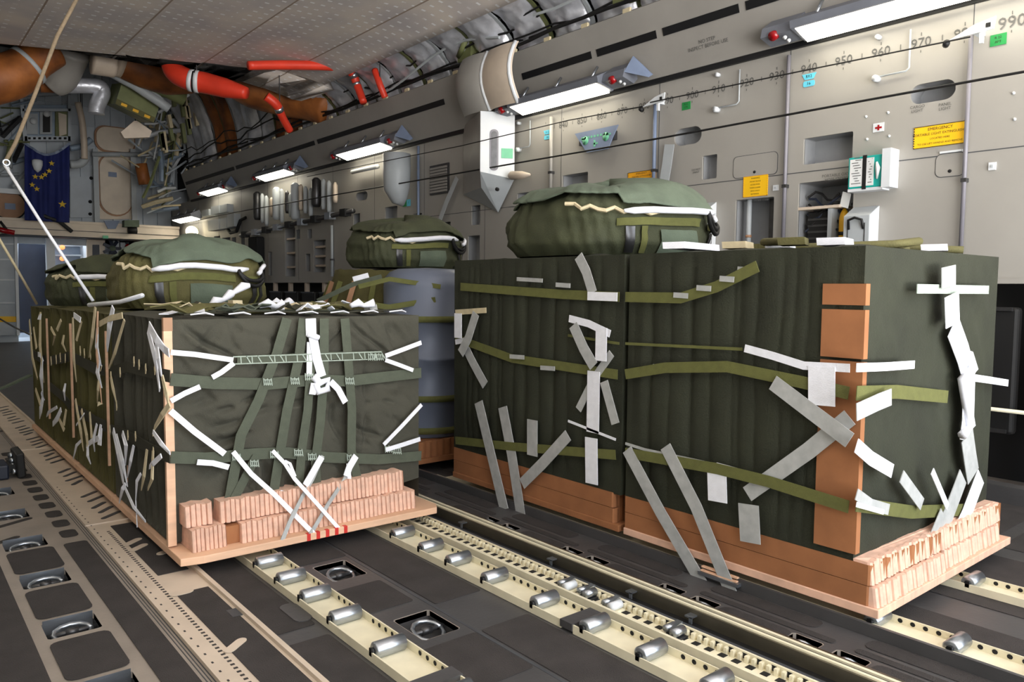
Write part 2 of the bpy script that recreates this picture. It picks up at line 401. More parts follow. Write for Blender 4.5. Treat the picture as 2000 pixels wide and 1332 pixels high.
# sloped trim panel above the lamps
tr = MB(); X0, Z0, X1, Z1 = 5.16, 2.97, 4.98, 3.52
tr.prism([(X0, TAIL, Z0), (X1, TAIL, Z1), (X1+.05, TAIL, Z1+.03), (X0+.35, TAIL, Z1+.03), (X0+.35, TAIL, Z0)], (0, 16.9-TAIL, 0))
def onpanel(t, d=0):      # t from bottom 0 to top 1, d outwards
    n = Vector((-(Z1-Z0), 0, -(X0-X1))).normalized()
    return Vector((X0+(X1-X0)*t, 0, Z0+(Z1-Z0)*t))+n*d
tr.use(1)
segs = [(-4, -1.2), (-1.1, 1.72), (1.80, 2.62), (2.72, 3.42), (3.48, 4.2), (4.27, 4.95), (5.02, 5.98), (7.35, 10.6), (10.7, 13.9), (14.0, 16.8)]
for y0, y1 in segs:
    a, b = onpanel(.53, .002), onpanel(.64, .002)
    tr.prism([(a.x, y0, a.z), (b.x, y0, b.z), (b.x, y1, b.z), (a.x, y1, a.z)], (-.004, 0, -.002))
tr.box((WX-.03, TAIL, 2.93), (WX+.01, 16.9, 2.975))
for k in range(36): yy = -1+.5*k; tr.use(2).box((4.975, yy, 3.52), (5.0, yy+.08, 3.555))
trim = tr.build('trim_1', [M_wall2, M_vent, M_cream2]); tag(trim, kind='structure')
# ceiling under the wing box
ce = MB(); ce.smooth = True
def cef(u, v):
    x = -.9+5.5*u; y = TAIL+(10.9-TAIL)*v
    z = 3.92
    if x > 3.9: z -= .12*((x-3.9)/.7)**2
    if v > .97: y = 10.75-.36*max(0, x-1.0)-.05*(1-v)/.03
    return (x, y, z)
ce.grid(48, 60, cef)
ce.smooth = False
ceil = ce.build('ceiling', [M_ceil]); tag(ceil, kind='structure')
sf = ceil.modifiers.new('thick', 'SOLIDIFY'); sf.thickness = -.14
cu_ = MB(); cu_.box((-.9, 8, 5.85), (6.0, 18.6, 5.95)); cu_.box((-.9, 8.2, 4.1), (6.0, 8.3, 5.9))
tag(cu_.build('ceiling_upper', [M_dark]), kind='structure')
#@@BULK
# ---- forward bulkhead
BY = 18.4
def bp_(px, py, d=0): return at(px, py, Y=BY-d)
b = MB()
b.box((-.9, BY, 2.0), (6.0, BY+.15, 5.95)); b.box((3.55, BY, 0), (6.0, BY+.15, 2.2)); b.box((-.9, BY, 0), (2.2, BY+.15, 2.2))
b.box((-.9, BY+1.6, 0), (6, BY+1.7, 2.2)); b.box((-.9, BY, -.02), (6, BY+1.7, 0.0)); b.box((3.5, BY, 0), (3.56, BY+1.6, 2.1))
for k in range(9):
    z = 2.5+.4*k; b.box((2.2, BY-.03, z), (5.4, BY, z+.03))
for k in range(12): x = 1.9+.3*k; b.box((x, BY-.05, 2.5), (x+.03, BY, 5.8))
tag(b.build('wall_front', [M_bulk]), kind='structure')
b = MB(); b.box((-.9, BY-.75, 2.14), (5.15, BY, 2.42)); b.box((-.9, BY-.78, 2.40), (5.15, BY, 2.45))
b.use(1).box((-.9, BY-.77, 2.25), (5.15, BY-.75, 2.26)); b.box((1.9, BY-.76, 2.12), (5.15, BY-.2, 2.14))
tag(b.build('trim_2', [M_cream3, M_vent]), kind='structure')
#@@CARGO
# ================================================================== ROLLER TRAYS
def roller_tray(x, y0, y1, rolls, label, holes_from=None):
    t = thing('roller_conveyor', (x, y0, 0), label, 'conveyor', 'roller conveyor trays set in the cargo floor')
    m = MB(); wd = .07
    m.box((x-wd, y0, .003), (x+wd, y1, .008)); m.box((x-wd, y0, .008), (x-wd+.005, y1, .034)); m.box((x+wd-.005, y0, .008), (x+wd, y1, .034))
    m.use(1); y = y0+.03
    while y < y1-.02:
        if all(abs(y-r) > .038 for r in rolls):
            for sx in (x+wd-.0062,):
                m.add([(sx, y+.009*math.cos(a*PI/4), .021+.0085*math.sin(a*PI/4)) for a in range(8)], [tuple(range(7, -1, -1))])
        y += .043
    m.build('tray', [M_cream, M_dark], t)
    for r in rolls:
        q = MB(); q.tube([(x-.058, r, .034), (x-.054, r, .034), (x+.050, r, .034), (x+.054, r, .034)], [.022, .027, .027, .022], 20)
        q.use(1).cyl((x-.068, r, .034), (x-.057, r, .034), .012, 10); q.box((x-.07, r-.008, .02), (x-.066, r+.008, .045))
        q.build('roller', [M_alu, M_blk], t)
    return t
roller_tray(1.235, 1.86, 3.9, [3.08, 2.86, 2.64, 2.40, 2.10], 'roller conveyor tray running out from under the front of the left cargo stack')
roller_tray(1.235, .8, 1.80, [1.73, 1.5, 1.27], 'short roller conveyor tray at the bottom edge of the photo, left lane')
roller_tray(1.875, 1.90, 3.9, [3.06, 2.82, 2.61, 2.36, 2.06], 'roller conveyor tray running out from under the right corner of the left cargo stack')
roller_tray(1.875, .8, 1.84, [1.80, 1.55, 1.3, 1.05], 'roller conveyor tray in front of the dark cross plate, beside the middle rail')
roller_tray(2.70, .1, 3.9, [1.21, .95, .71, .5], 'roller conveyor tray under the left edge of the large right cargo stack')
roller_tray(3.36, .1, 3.9, [1.135, .9, .66, .4], 'roller conveyor tray under the middle of the right cargo stack, at the right photo edge')
b = MB()
for x in (1.235, 1.875): b.box((x-.075, 1.80 if x < 1.5 else 1.84, .012), (x+.075, 1.86 if x < 1.5 else 1.90, .038))
b.build('cross_plate', [M_deckg], floor)
b = MB(); b.prism([(x, y, .001) for x, y in rrect(1.10, 1.165, 2.5, 2.68, .03, 4)], (0, 0, .006)); b.build('floor_access_cover', [M_deckg], floor)
# ---- middle logistics rail
t = thing('center_guide_rail', (2.2, 0, 0), 'long middle guide rail with toothed track and dark groove between the two cargo lanes', 'rail')
m = MB()
m.box((2.0, TAIL, .002), (2.012, 9, .03)); m.box((2.012, TAIL, .002), (2.10, 9, .006)); m.box((2.10, TAIL, .002), (2.108, 9, .035))
m.use(1); y = .4
while y < 3.6:
    m.box((2.02, y, .0062), (2.04, y+.02, .0075)); m.box((2.06, y+.02, .0062), (2.085, y+.045, .0075)); m.box((2.0985, y+.01, .012), (2.1, y+.028, .03)); y += .052
m.use(0); y = .4
while y < 3.6: m.box((2.085, y, .006), (2.10, y+.012, .028)); y += .026
m.build('toothed_track', [M_cream, M_dark], t)
m = MB(); m.box((2.108, TAIL, .002), (2.165, 9, .012)); m.build('side_plate', [M_gap], t)
m = MB(); m.box((2.165, TAIL, .002), (2.205, 9, .004)); m.build('groove', [M_blk], t)
m = MB()
m.box((2.205, TAIL, .002), (2.215, 9, .05)); m.box((2.215, TAIL, .002), (2.30, 9, .04)); m.use(1).box((2.214, TAIL, .05), (2.226, 9, .056)); m.box((2.262, TAIL, .040), (2.275, 9, .047))
m.use(2).box((2.236, TAIL, .040), (2.258, 9, .0415)); m.use(0).box((2.30, TAIL, .002), (2.325, 9, .02))
m.build('raised_rail', [M_rail, M_cream, M_steel], t)
for y in (3.0, 2.35, 1.62, 1.9): m = MB(); m.box((2.172, y, .03), (2.205, y+.03, .036)); m.box((2.172, y, .01), (2.178, y+.012, .034)); m.build('stop_tab', [M_alu], t)
m = MB(); m.box((2.59, TAIL, .002), (2.605, 9, .045)); m.box((2.605, TAIL, .002), (2.625, 9, .012)); tag(m.build('edge_rail', [M_deckg]), 'low dark grey edge rail along the foot of the right cargo stack', 'rail')
lockpos = [(2.05, 3.30, 'chrome rail latch just past the right end of the left stack plywood skid'), (2.05, 2.12, 'cream and chrome rail latch, farther of the two in the middle track'),
           (2.06, 2.02, 'small chrome rail latch right behind the pale twin rollers of the middle track'), (2.05, 1.88, 'pale twin roller rail latch in the middle toothed track'), (2.06, 1.60, 'chrome rail latch nearest the bottom of the photo in the middle track')]
for i, (x, y, lb) in enumerate(lockpos):
    t = thing('rail_latch', (x, y, .006), lb, 'latch', 'latches in the middle toothed track')
    m = MB(); m.box((x-.03, y-.03, .007), (x+.03, y+.03, .014)); m.build('base_plate', [M_cream if i in (1, 3) else M_steel], t)
    m = MB(); m.cyl((x-.03, y-.012, .03), (x+.025, y-.012, .03), .016, 12); m.build('latch_roller', [M_whitep if i in (1, 3) else M_alu], t)
    m = MB(); m.obox((x+.02, y+.02, .028), (.03, .0, .006), (0, .012, 0), (-.003, 0, .01)); m.cyl((x-.02, y+.03, .03), (x+.03, y+.03, .03), .012, 10); m.build('pawl', [M_alu], t)
t = thing('roller_stop', (2.64, 1.5, .01), 'small bright brass-edged guide block standing at the foot of the right cargo stack', 'block')
a = at(1345, 1150, Z=.03)
m = MB(); m.box((2.575, a.y-.09, .05), (2.59, a.y+.08, .056)); m.box((2.57, a.y-.09, .036), (2.585, a.y+.08, .042)); m.build('block', [M_ply], t)
m = MB(); m.box((2.565, a.y-.1, .02), (2.59, a.y+.09, .034)); m.build('bracket', [M_alu], t)
# ---- tie-down rings
PL = ['nearest the bottom of the photo', 'second from the bottom', 'third from the bottom', 'fourth from the bottom', 'fifth from the bottom', 'sixth from the bottom', 'seventh from the bottom', 'farthest, beside the rail']
for i, (x0, x1, y0, y1) in enumerate(pockets):
    if x0 < 1: lb = 'steel tie-down ring in its well in the left deck, ' + PL[i]
    elif x0 < 2 and i < 11 or i == 11: lb = 'steel tie-down ring in its well between the roller trays, ' + ['farther left one', 'middle one', 'hidden one under the left stack', 'nearest one'][i-8]
    elif i == 12: lb = 'steel tie-down ring in its well at the right photo edge before the right stack'
    else: lb = 'steel tie-down ring right of the middle rail, %s counted from the bottom' % ['second', 'first', 'fourth', 'third', 'sixth', 'fifth', 'eighth', 'seventh'][i-13]
    t = thing('tie_down_ring', ((x0+x1)/2, (y0+y1)/2, -.05), lb, 'ring', 'tie-down rings sunk in the deck')
    cx, cy = (x0+x1)/2, (y0+y1)/2; rx = (x1-x0)/2*.72; ry = (y1-y0)/2*.6
    m = MB(); m.cyl((x0+.004, cy, -.022), (x1-.004, cy, -.022), .009, 10); m.cyl((cx-.02, cy, -.022), (cx+.02, cy, -.022), .014, 10); m.build('pivot_bar', [M_steel], t)
    m = MB(); m.tube([(cx+rx*math.cos(a*PI/6), cy-.01+ry*math.sin(a*PI/6), -.02+.012*math.sin(a*PI/6)) for a in range(13)], .008, 8); m.build('ring', [M_alu], t)
    if x0 < 1:
        m = MB(); m.add([(x0+.004, y1-.002, -.045), (x1-.004, y1-.002, -.045), (x1-.004, y1-.006, .012), (x0+.004, y1-.006, .012)], [(0,1,2,3)]); m.build('flap', [M_alu], t)
# ================================================================== CARGO BUNDLES
def cover(x0, x1, y0, y1, z0, z1, seed, zb=None, pleat=.05, fr=.03):
    mb = MB(); mb.smooth = True
    def e(u, v): return min(1, 12*min(u, 1-u))*min(1, 12*min(v, 1-v))
    def front(u, v):
        x = x0+(x1-x0)*u; zl = (zb(x) if zb else z0); z = zl+(z1-zl)*v
        a = fbm((x*1.2+z*1.6, z*.8-x*.5, 0), 2.2, seed); c = 1-abs(fbm((x+z*.7, (z-x)*.35, 1), 3.1, seed+3))*3.2
        k = .5+.5*math.cos((u-.5)*9)
        d = fr*(a*1.2+max(0, c-.25)*1.1-max(0, 1-abs(fbm((x*.9-z*.6, z*.4, 2), 2.6, seed+7))*9)*.5)+ fr*.5*math.sin(x*38+fbm((x, z, 0), 2, seed)*6)*max(0, .55-v)*k
        if zb: d += .012*math.sin(x*30+seed)*max(0, 1-v*6)
        if zb:
            for (ax_, az_), (bx_, bz_), wd_, dp_ in CREASE:
                ex_, ez_ = bx_-ax_, bz_-az_; ll = math.hypot(ex_, ez_); tt = ((x-ax_)*ex_+(z-az_)*ez_)/ll/ll
                if -.1 < tt < 1.1:
                    ds = ((x-ax_)*ez_-(z-az_)*ex_)/ll+.008*math.sin(tt*5+ax_*9); en = min(1, 5*min(tt+.1, 1.1-tt))
                    d += en*dp_*(-math.exp(-(ds/wd_)**2)+.75*math.exp(-((ds-1.9*wd_)/(1.3*wd_))**2))
        d = d if d < .006 else .006+.008*(1-math.exp(-(d-.006)/.012))
        return (x, y0-d*min(1, 8*min(u, 1-u)+.05)*min(1, 14*(1-v)+.0), z)
    def left(u, v):
        y = y1+(y0-y1)*u; z = z0+(z1-z0)*v
        w_ = y+.014*fbm((y, z*1.3, 0), 1.5, seed)
        p = abs(math.sin(w_*PI/.105))**.45; q = abs(math.sin(w_*PI/.23+seed))
        d = -pleat*(1-p)*1.2-pleat*1.1*(1-q)**3+.008*fbm((y, z, 2), 3, seed)+.012*math.sin(v*PI)
        return (x0-d*e(u, v)*1.0 if zb is None or True else x0, y, z)
    def right(u, v):
        y = y0+(y1-y0)*u; return (x1+.006*fbm((y, v, 3), 3, seed)*e(u, v), y, z0+(z1-z0)*v)
    def back(u, v): return (x1+(x0-x1)*u, y1, z0+(z1-z0)*v)
    def top(u, v): return (x0+(x1-x0)*u, y0+(y1-y0)*v, z1+(.006+.012*fbm((u*3, v*3, 5), 2, seed))*e(u, v))
    mb.grid(200 if zb else 60, 170 if zb else 50, front); mb.grid(160, 50, left); mb.grid(8, 8, right); mb.grid(2, 2, back); mb.grid(30, 30, top)
    return mb
CREASE = []
for pa, pb, wd_, dp_ in (((352, 632), (455, 700), .011, .03), ((685, 625), (755, 692), .011, .028), ((470, 640), (600, 700), .02, .014), ((350, 720), (440, 640), .02, .012), ((345, 800), (440, 770), .018, .012),
    ((430, 800), (520, 775), .014, .016), ((420, 835), (530, 800), .016, .016), ((430, 860), (500, 845), .014, .014), ((540, 800), (600, 780), .013, .014), ((700, 780), (770, 790), .014, .016), ((690, 830), (760, 862), .014, .02),
    ((720, 720), (712, 870), .014, .016), ((740, 800), (820, 860), .018, .014), ((650, 905), (720, 960), .014, .022), ((720, 905), (760, 960), .014, .02), ((350, 960), (440, 905), .022, .014), ((460, 930), (455, 1000), .013, .016),
    ((520, 905), (515, 990), .013, .018), ((760, 640), (800, 740), .02, .012), ((380, 880), (470, 860), .014, .012), ((650, 790), (668, 860), .012, .016), ((560, 905), (565, 980), .013, .018), ((600, 910), (598, 975), .012, .018)):
    _a, _b = at(pa[0], pa[1], Y=3.33), at(pb[0], pb[1], Y=3.33); CREASE.append(((_a.x, _a.z), (_b.x, _b.z), wd_, dp_))
def honeycomb(x0, x1, y0, y1, z0, z1, lean=0, rib=.03, amp=.009, side_ribs=False):
    P = []; n = max(2, int((x1-x0)/rib))
    for i in range(n):
        a = x0+(x1-x0)*i/n; s = (x1-x0)/n; j = random.uniform(-.004, .004)
        P += [(a, y0+amp+j), (a+s*.12, y0+j), (a+s*.55, y0-amp*.5+j), (a+s*.86, y0+j), (a+s*.93, y0+amp*1.6)]
    P += [(x1, y0), (x1, y1)]
    if side_ribs:
        pass
    P += [(x0, y1)]
    mb = MB(); k = len(P)
    mb.add([(a, b_, z0) for a, b_ in P]+[(a, b_+lean, z1+.004*math.sin(a*90)) for a, b_ in P], [tuple(range(k-1, -1, -1)), tuple(range(k, 2*k))]+[(i, (i+1) % k, (i+1) % k+k, i+k) for i in range(k)])
    return mb
LX0, LX1, LZ = .92, 2.14, 1.045
lb_y = [(3.34, 4.32), (4.36, 5.26), (5.30, 6.1), (6.14, 6.97)]
lab = ['front olive canvas cargo bundle of the left stack, its broad face tied with white tapes',
       'olive canvas cargo bundle second in the left stack, under the large parachute pack',
       'third olive cargo bundle of the left stack, just before the farthest one',
       'farthest olive canvas cargo bundle at the back end of the left stack']
L = []
def zb_left(x):
    P = [(.92, .10), (1.0, .11), (1.13, .2), (1.2, .215), (1.55, .23), (1.8, .26), (1.96, .26), (1.99, .2), (2.04, .19), (2.14, .2)]
    for (a, p), (c, q) in zip(P, P[1:]):
        if x <= c+1e-6: return p+(q-p)*max(0, (x-a))/(c-a)
    return .2
for i, (y0, y1) in enumerate(lb_y):
    t = thing('cargo_bundle', ((LX0+LX1)/2, (y0+y1)/2, .05), lab[i], 'cargo bundle', 'cargo bundles of the left stack'); L.append(t)
    ys = y0-(.2 if i == 0 else .02)
    m = MB()
    if i == 0: m.prism([(.985, ys+.0, .061), (2.12, ys-.0, .061), (2.15, ys+.05, .061), (2.15, y1, .061), (.90, y1, .061), (.90, ys+.02, .061)], (0, 0, .032))
    else: m.box((.90, ys, .061), (2.15, y1, .093))
    sk = m.build('plywood_skid', [M_ply], t, .003)
    if i == 0:
        for k in range(5): m = MB(); m.box((1.43+.045*k, ys-.0012, .062), (1.447+.045*k, ys+.02, .0936)); m.build('red_mark', [M_redp], sk)
        honeycomb(.96, 1.10, ys+.06, y1, .094, .185, .012, .017).build('cushioning_pad', [M_hc], t)
        honeycomb(1.16, 2.03, ys+.055, y1, .094, .18, .01, .023).build('cushioning_pad', [M_hc], t)
        honeycomb(.95, 1.06, ys+.11, y1, .187, .275, .012, .02).build('cushioning_pad', [M_hc], t)
        P = honeycomb(1.09, 1.99, ys+.10, y1, .182, .275, .01, .021)
        P.build('cushioning_pad', [M_hc], t)
        m = MB(); m.box((1.10, ys+.08, .094), (1.16, y0, .17)); m.build('crushed_corner', [M_hcb], t)
    else:
        honeycomb(.96, 2.12, ys+.05, y1, .094, .2, 0, .05).build('cushioning_pad', [M_hcb], t)
    cover(LX0, LX1, y0, y1, .1, LZ+(-.01*i), 3+i, zb_left if i == 0 else None, .075).build('canvas_cover', [M_olive if i == 0 else M_olive2], t)
    # wooden corner board
    m = MB(); yb = y0-.012
    if i == 0:
        m.box((.898, yb-.01, .10), (.932, yb+.012, 1.0)); m.build('corner_board', [M_ply], t)
        m = MB(); m.box((.898, yb-.01, 1.0), (.934, yb+.012, 1.055)); m.build('corner_board_block', [M_brown], t)
    else: m.box((.895, y0-.008, .25), (.907, y0+.006, .95)); m.build('corner_board', [M_ply], t)
FY = 3.314
def fp(px, py, d=0): return at(px, py, Y=FY-d)
def sp(px, py, d=0): return at(px, py, X=.898-d)
def straps(parent, pl, nrm, specs, m, name='strap', th=.003, d0=0):
    for s_ in specs:
        wd, pts = s_[0], s_[1]; d = s_[2] if len(s_) > 2 else d0
        P = [pl(a, b_, d) for a, b_ in pts]
        global ZOFF
        ZOFF = (ZOFF+.0007) % .007; P = [p+Vector(nrm)*ZOFF for p in P]
        q = MB(); q.ribbon(P, wd, nrm, th, s_[3] if len(s_) > 3 else 0); q.build(name, [m], parent)
A = L[0]; NF = (0, -1, 0); NS = (-1, 0, 0)
# green webbing of the front face
straps(A, fp, NF, [(.052, [(333, 741), (420, 748), (520, 750), (610, 742), (680, 744), (760, 735), (822, 728)]),
    (.05, [(333, 893), (400, 895), (500, 886), (560, 884), (640, 893), (740, 897), (822, 890)])], M_web, 'horizontal_webbing')
straps(A, fp, NF, [(.045, [(560, 622), (540, 690), (505, 780), (470, 850), (445, 990)], .004), (.045, [(592, 622), (583, 700), (560, 800), (545, 890), (530, 985)], .004),
    (.042, [(607, 700), (600, 800), (588, 880), (582, 960)], .004), (.045, [(632, 622), (632, 720), (625, 820), (615, 900), (618, 965)], .004),
    (.045, [(672, 622), (680, 720), (686, 800), (685, 880), (700, 950)], .004), (.04, [(500, 890), (450, 985)], .004)], M_web, 'vertical_webbing')
straps(A, fp, NF, [(.035, [(462, 702), (530, 700), (620, 695), (745, 692)], .002)], M_web, 'laced_webbing')
q = MB()
for k in range(26):
    x_ = 470+k*11; 
    if k % 5 == 4: continue
    q.ribbon([fp(x_, 696-(k*.3), .013), fp(x_+(8 if k % 2 else 1), 709-(k*.3), .013)], .005, NF, .001)
for yy in (696, 710): q.ribbon([fp(455, yy+1, .013), fp(745, yy-9, .013)], .005, NF, .001)
q.build('silver_lacing', [M_grey_th], A)
for (x_, y_) in ((523, 746), (576, 744), (604, 736), (683, 744), (462, 893), (536, 888), (583, 884), (610, 892), (686, 894), (497, 905), (775, 880), (760, 877), (740, 697), (727, 697)):
    q = MB()
    for k in range(5): q.ribbon([fp(x_-8+k*3.6, y_-7+(k % 2)*2, .019), fp(x_-7+k*3.9, y_+7, .019)], .0045, NF, .0012)
    for k in range(2): q.ribbon([fp(x_-8, y_-4+k*8, .0195), fp(x_+8, y_-4+k*8, .0195)], .004, NF, .0012)
    q.build('stitched_tie', [M_grey_th], A)
# white tapes of the front face (two ends each)
wt = [(.022, [(333, 688), (380, 692), (455, 703)], .012), (.022, [(456, 709), (432, 727), (414, 737)], .012), (.022, [(752, 695), (785, 683), (822, 669)], .012), (.02, [(752, 703), (780, 713), (806, 723)], .012),
    (.022, [(333, 783), (360, 768), (390, 755)], .012), (.026, [(332, 802), (380, 843), (438, 886)], .012), (.024, [(384, 902), (415, 904), (446, 912)], .012), (.02, [(822, 790), (785, 830), (748, 868)], .012), (.022, [(752, 878), (785, 868), (819, 857)], .012)]
straps(A, fp, NF, wt, M_white, 'white_tie', .004)
tz = at(612, 1045, Y=3.15)
def lift(px, py, k): return at(px, py, Y=FY-.02-.15*k)
def tieL(pts, wd, m=M_white, nm='white_tie', tw=0, parent=A):
    P = [lift(a, b_, k) for a, b_, k in pts]; q = MB(); q.ribbon(P, wd, NF, .004, tw); q.build(nm, [m], parent)
tieL([(455, 882, 0), (490, 925, .1), (535, 965, .3), (575, 1005, .7), (616, 1046, 1)], .021)
tieL([(532, 880, 0), (556, 905, .1), (575, 935, .3), (620, 985, .7), (664, 1035, 1)], .017)
tieL([(556, 900, 0), (566, 905, .1), (576, 930, .25)], .012)
tieL([(630, 890, 0), (610, 935, .15), (590, 970, .4), (565, 1020, .9), (551, 1055, 1)], .019, M_gtape)
tieL([(628, 892, .05), (612, 920, .15), (596, 948, .3)], .032)
tieL([(692, 898, 0), (670, 940, .2), (640, 985, .6), (605, 1045, 1)], .019, M_gtape)
tieL([(695, 890, .05), (682, 912, .15), (676, 930, .2)], .034); tieL([(680, 905, .1), (682, 940, .2), (685, 960, .25)], .02)
tieL([(546, 962, .2), (570, 968, .22)], .024)
for pts in ([(606, 622), (607, 655)], [(610, 655), (618, 700), (628, 735)], ):
    q = MB(); q.ribbon([fp(a, b_, .014) for a, b_ in pts], .05 if pts[0][1] < 640 else .042, NF, .006); q.build('white_tie', [M_white], A)
q = MB(); q.smooth = True
q.tube([fp(612, 735, .02), fp(625, 748, .025), fp(640, 742, .025), fp(640, 760, .025), fp(622, 765, .025), fp(616, 748, .025)], .018, 8); q.build('knot', [M_white], A); q = MB(); q.tube([fp(600, 652, .02), fp(622, 660, .02)], .014, 8); q.build('knot', [M_white], A)
straps(A, fp, NF, [(.032, [(612, 748), (608, 770)], .018), (.03, [(645, 745), (660, 760), (674, 786)], .018), (.026, [(604, 668), (603, 735)], .008)], M_white, 'white_tie', .005)
# left flank straps and ties of all four bundles
def own(px): return L[0] if px > 215 else L[1] if px > 145 else L[2] if px > 97 else L[3]
def side(pts, wd, m=M_cream2, nm='tie', d=.03, tw=0):
    ow = own(sum(p[0] for p in pts)/len(pts)); lo_, hi_ = lb_y[L.index(ow)]
    P = [sp(a, b_, d+.01*math.sin(i*2)) for i, (a, b_) in enumerate(pts)]
    for p in P: p.y = min(max(p.y, lo_-(.2 if ow is L[0] else 0)), hi_)
    q = MB(); q.ribbon(P, wd, NS, .004, tw); q.build(nm, [m], ow)
for pts in ([(333, 735), (300, 728), (250, 716), (217, 726)], [(333, 893), (300, 880), (250, 850), (217, 838)]): side(pts, .05, M_dkweb, 'horizontal_webbing', .008)
for pts in ([(213, 726), (186, 720), (148, 700)], [(213, 836), (186, 822), (148, 798)]): side(pts, .06, M_dkweb, 'horizontal_webbing', .008)
for pts in ([(144, 700), (124, 700), (99, 704)], [(144, 796), (124, 775), (99, 755)]): side(pts, .06, M_dkweb, 'horizontal_webbing', .008)
side([(96, 705), (84, 703), (64, 690)], .06, M_dkweb, 'horizontal_webbing', .008)
for px, py in ((262, 706), (272, 712), (285, 720), (303, 722), (250, 850), (265, 852), (300, 882), (217, 735), (235, 727), (205, 722), (165, 690), (177, 693), (157, 685), (100, 705), (110, 702), (118, 698), (128, 700), (215, 840), (228, 792)):
    side([(px, py-7), (px+1, py+7)], .018, M_cream2, 'stitched_tie', .018)
W = M_white
for pts, wd, m in (([(292, 635), (306, 662), (322, 682), (334, 690)], .035, W), ([(290, 645), (302, 690), (308, 725), (313, 762)], .032, W), ([(306, 665), (310, 700), (316, 735)], .03, W),
    ([(333, 790), (318, 810), (303, 835), (300, 850)], .022, M_cream2), ([(300, 843), (315, 865), (333, 885)], .018, W), ([(318, 735), (326, 770), (333, 800)], .018, M_cream2), ([(316, 890), (300, 905), (293, 912)], .02, W),
    ([(300, 880), (298, 935), (290, 955)], .015, M_cream2), ([(222, 600), (214, 640), (210, 680)], .045, W), ([(191, 640), (200, 680), (212, 720)], .035, W), ([(244, 625), (225, 690), (214, 718)], .016, M_cream2),
    ([(187, 600), (181, 660), (175, 695)], .022, M_cream2), ([(192, 632), (215, 622), (240, 616)], .03, M_cream2), ([(209, 610), (212, 700), (210, 795)], .014, M_ply), ([(217, 735), (222, 760), (228, 785)], .016, M_cream2),
    ([(204, 735), (198, 765), (191, 785)], .014, M_cream2), ([(192, 790), (210, 798), (226, 802)], .024, M_cream2), ([(202, 705), (208, 735), (205, 760)], .04, W), ([(145, 615), (158, 625)], .03, W), ([(143, 620), (145, 700), (150, 745)], .018, M_cream2),
    ([(128, 655), (134, 675), (140, 690)], .03, M_cream2), ([(160, 628), (150, 665)], .014, M_cream2), ([(75, 692), (90, 697), (96, 710)], .035, W), ([(84, 705), (85, 740), (84, 768)], .06, W), ([(83, 610), (92, 680), (100, 755)], .028, M_cream2),
    ([(92, 615), (80, 625)], .06, W), ([(58, 625), (64, 700), (74, 740)], .035, M_cream2), ([(85, 775), (80, 800), (78, 812)], .05, W), ([(85, 785), (96, 775), (100, 790)], .025, W), ([(140, 755), (134, 770), (128, 780)], .02, W),
    ([(112, 795), (96, 805), (92, 812)], .02, W), ([(120, 800), (112, 818), (104, 828)], .035, W), ([(130, 800), (125, 830)], .02, M_cream2), ([(115, 815), (126, 840)], .02, M_cream2), ([(148, 780), (158, 840), (164, 880)], .02, M_cream2),
    ([(160, 800), (170, 850), (175, 900)], .02, M_cream2), ([(150, 830), (165, 808)], .012, W), ([(176, 805), (180, 855)], .015, M_cream2), ([(190, 828), (183, 860), (186, 880)], .018, W), ([(207, 835), (195, 855), (180, 862), (170, 870)], .03, W),
    ([(205, 840), (199, 872)], .045, W), ([(172, 862), (172, 890), (178, 905)], .02, W), ([(160, 860), (150, 870), (144, 895)], .016, W), ([(222, 840), (232, 885), (242, 945)], .035, W), ([(228, 850), (240, 900), (250, 950)], .022, W), ([(240, 845), (247, 870), (246, 905)], .025, W),
    ([(288, 878), (282, 930), (277, 955)], .016, M_cream2), ([(262, 870), (256, 900), (250, 930)], .016, W), ([(276, 925), (268, 940), (266, 975), (269, 1030)], .014, W), ([(246, 945), (240, 955), (234, 980)], .018, W), ([(244, 950), (262, 990), (285, 1018)], .014, W),
    ([(100, 640), (108, 655), (104, 672)], .02, M_cream2), ([(120, 625), (112, 645)], .02, M_cream2), ([(66, 640), (72, 680)], .02, M_cream2), ([(70, 760), (80, 790)], .025, M_cream2)):
    side(pts, wd, m, 'white_tie' if m is W else 'cord', .03, .35 if wd < .03 else .15)
# strings and folded webbing lying on the front bundle
def tp(px, py, z=LZ+.012): return at(px, py, Z=z)
TZ = LZ+.012
for pts, wd, m, nm in (([(1.0, 3.42), (1.3, 3.46), (1.7, 3.40), (2.1, 3.44)], .045, M_dkweb, 'top_webbing'), ([(1.0, 3.62), (1.4, 3.58), (2.1, 3.66)], .045, M_web, 'top_webbing'), ([(1.2, 3.36), (1.25, 3.9), (1.3, 4.3)], .045, M_dkweb, 'top_webbing'),
    ([(1.55, 3.35), (1.52, 4.3)], .045, M_web, 'top_webbing'), ([(1.72, 3.35), (1.75, 4.3)], .045, M_web, 'top_webbing'), ([(1.9, 3.36), (1.8, 4.3)], .045, M_dkweb, 'top_webbing'), ([(.95, 3.5), (1.1, 3.75), (1.4, 3.9), (1.9, 3.8)], .04, W, 'white_tie')):
    q = MB(); q.ribbon([(a, b_, TZ+.004+.01*(i % 2)) for i, (a, b_) in enumerate(pts)], wd, (0, 0, 1), .005); q.build(nm, [m], A)
for (x_, y_, h_, m, wd) in ((1.35, 3.75, .05, M_cream2, .05), (1.50, 3.6, .035, W, .045), (1.66, 3.62, .04, M_cream2, .04), (1.98, 3.55, .03, M_gtape, .05), (1.12, 3.6, .02, W, .05)):
    q = MB(); q.obox((x_, y_, TZ+h_/2+.01), (wd/2, .005, 0), (-.003, .025, 0), (0, .006, h_/2)); q.build('folded_label', [m], A)
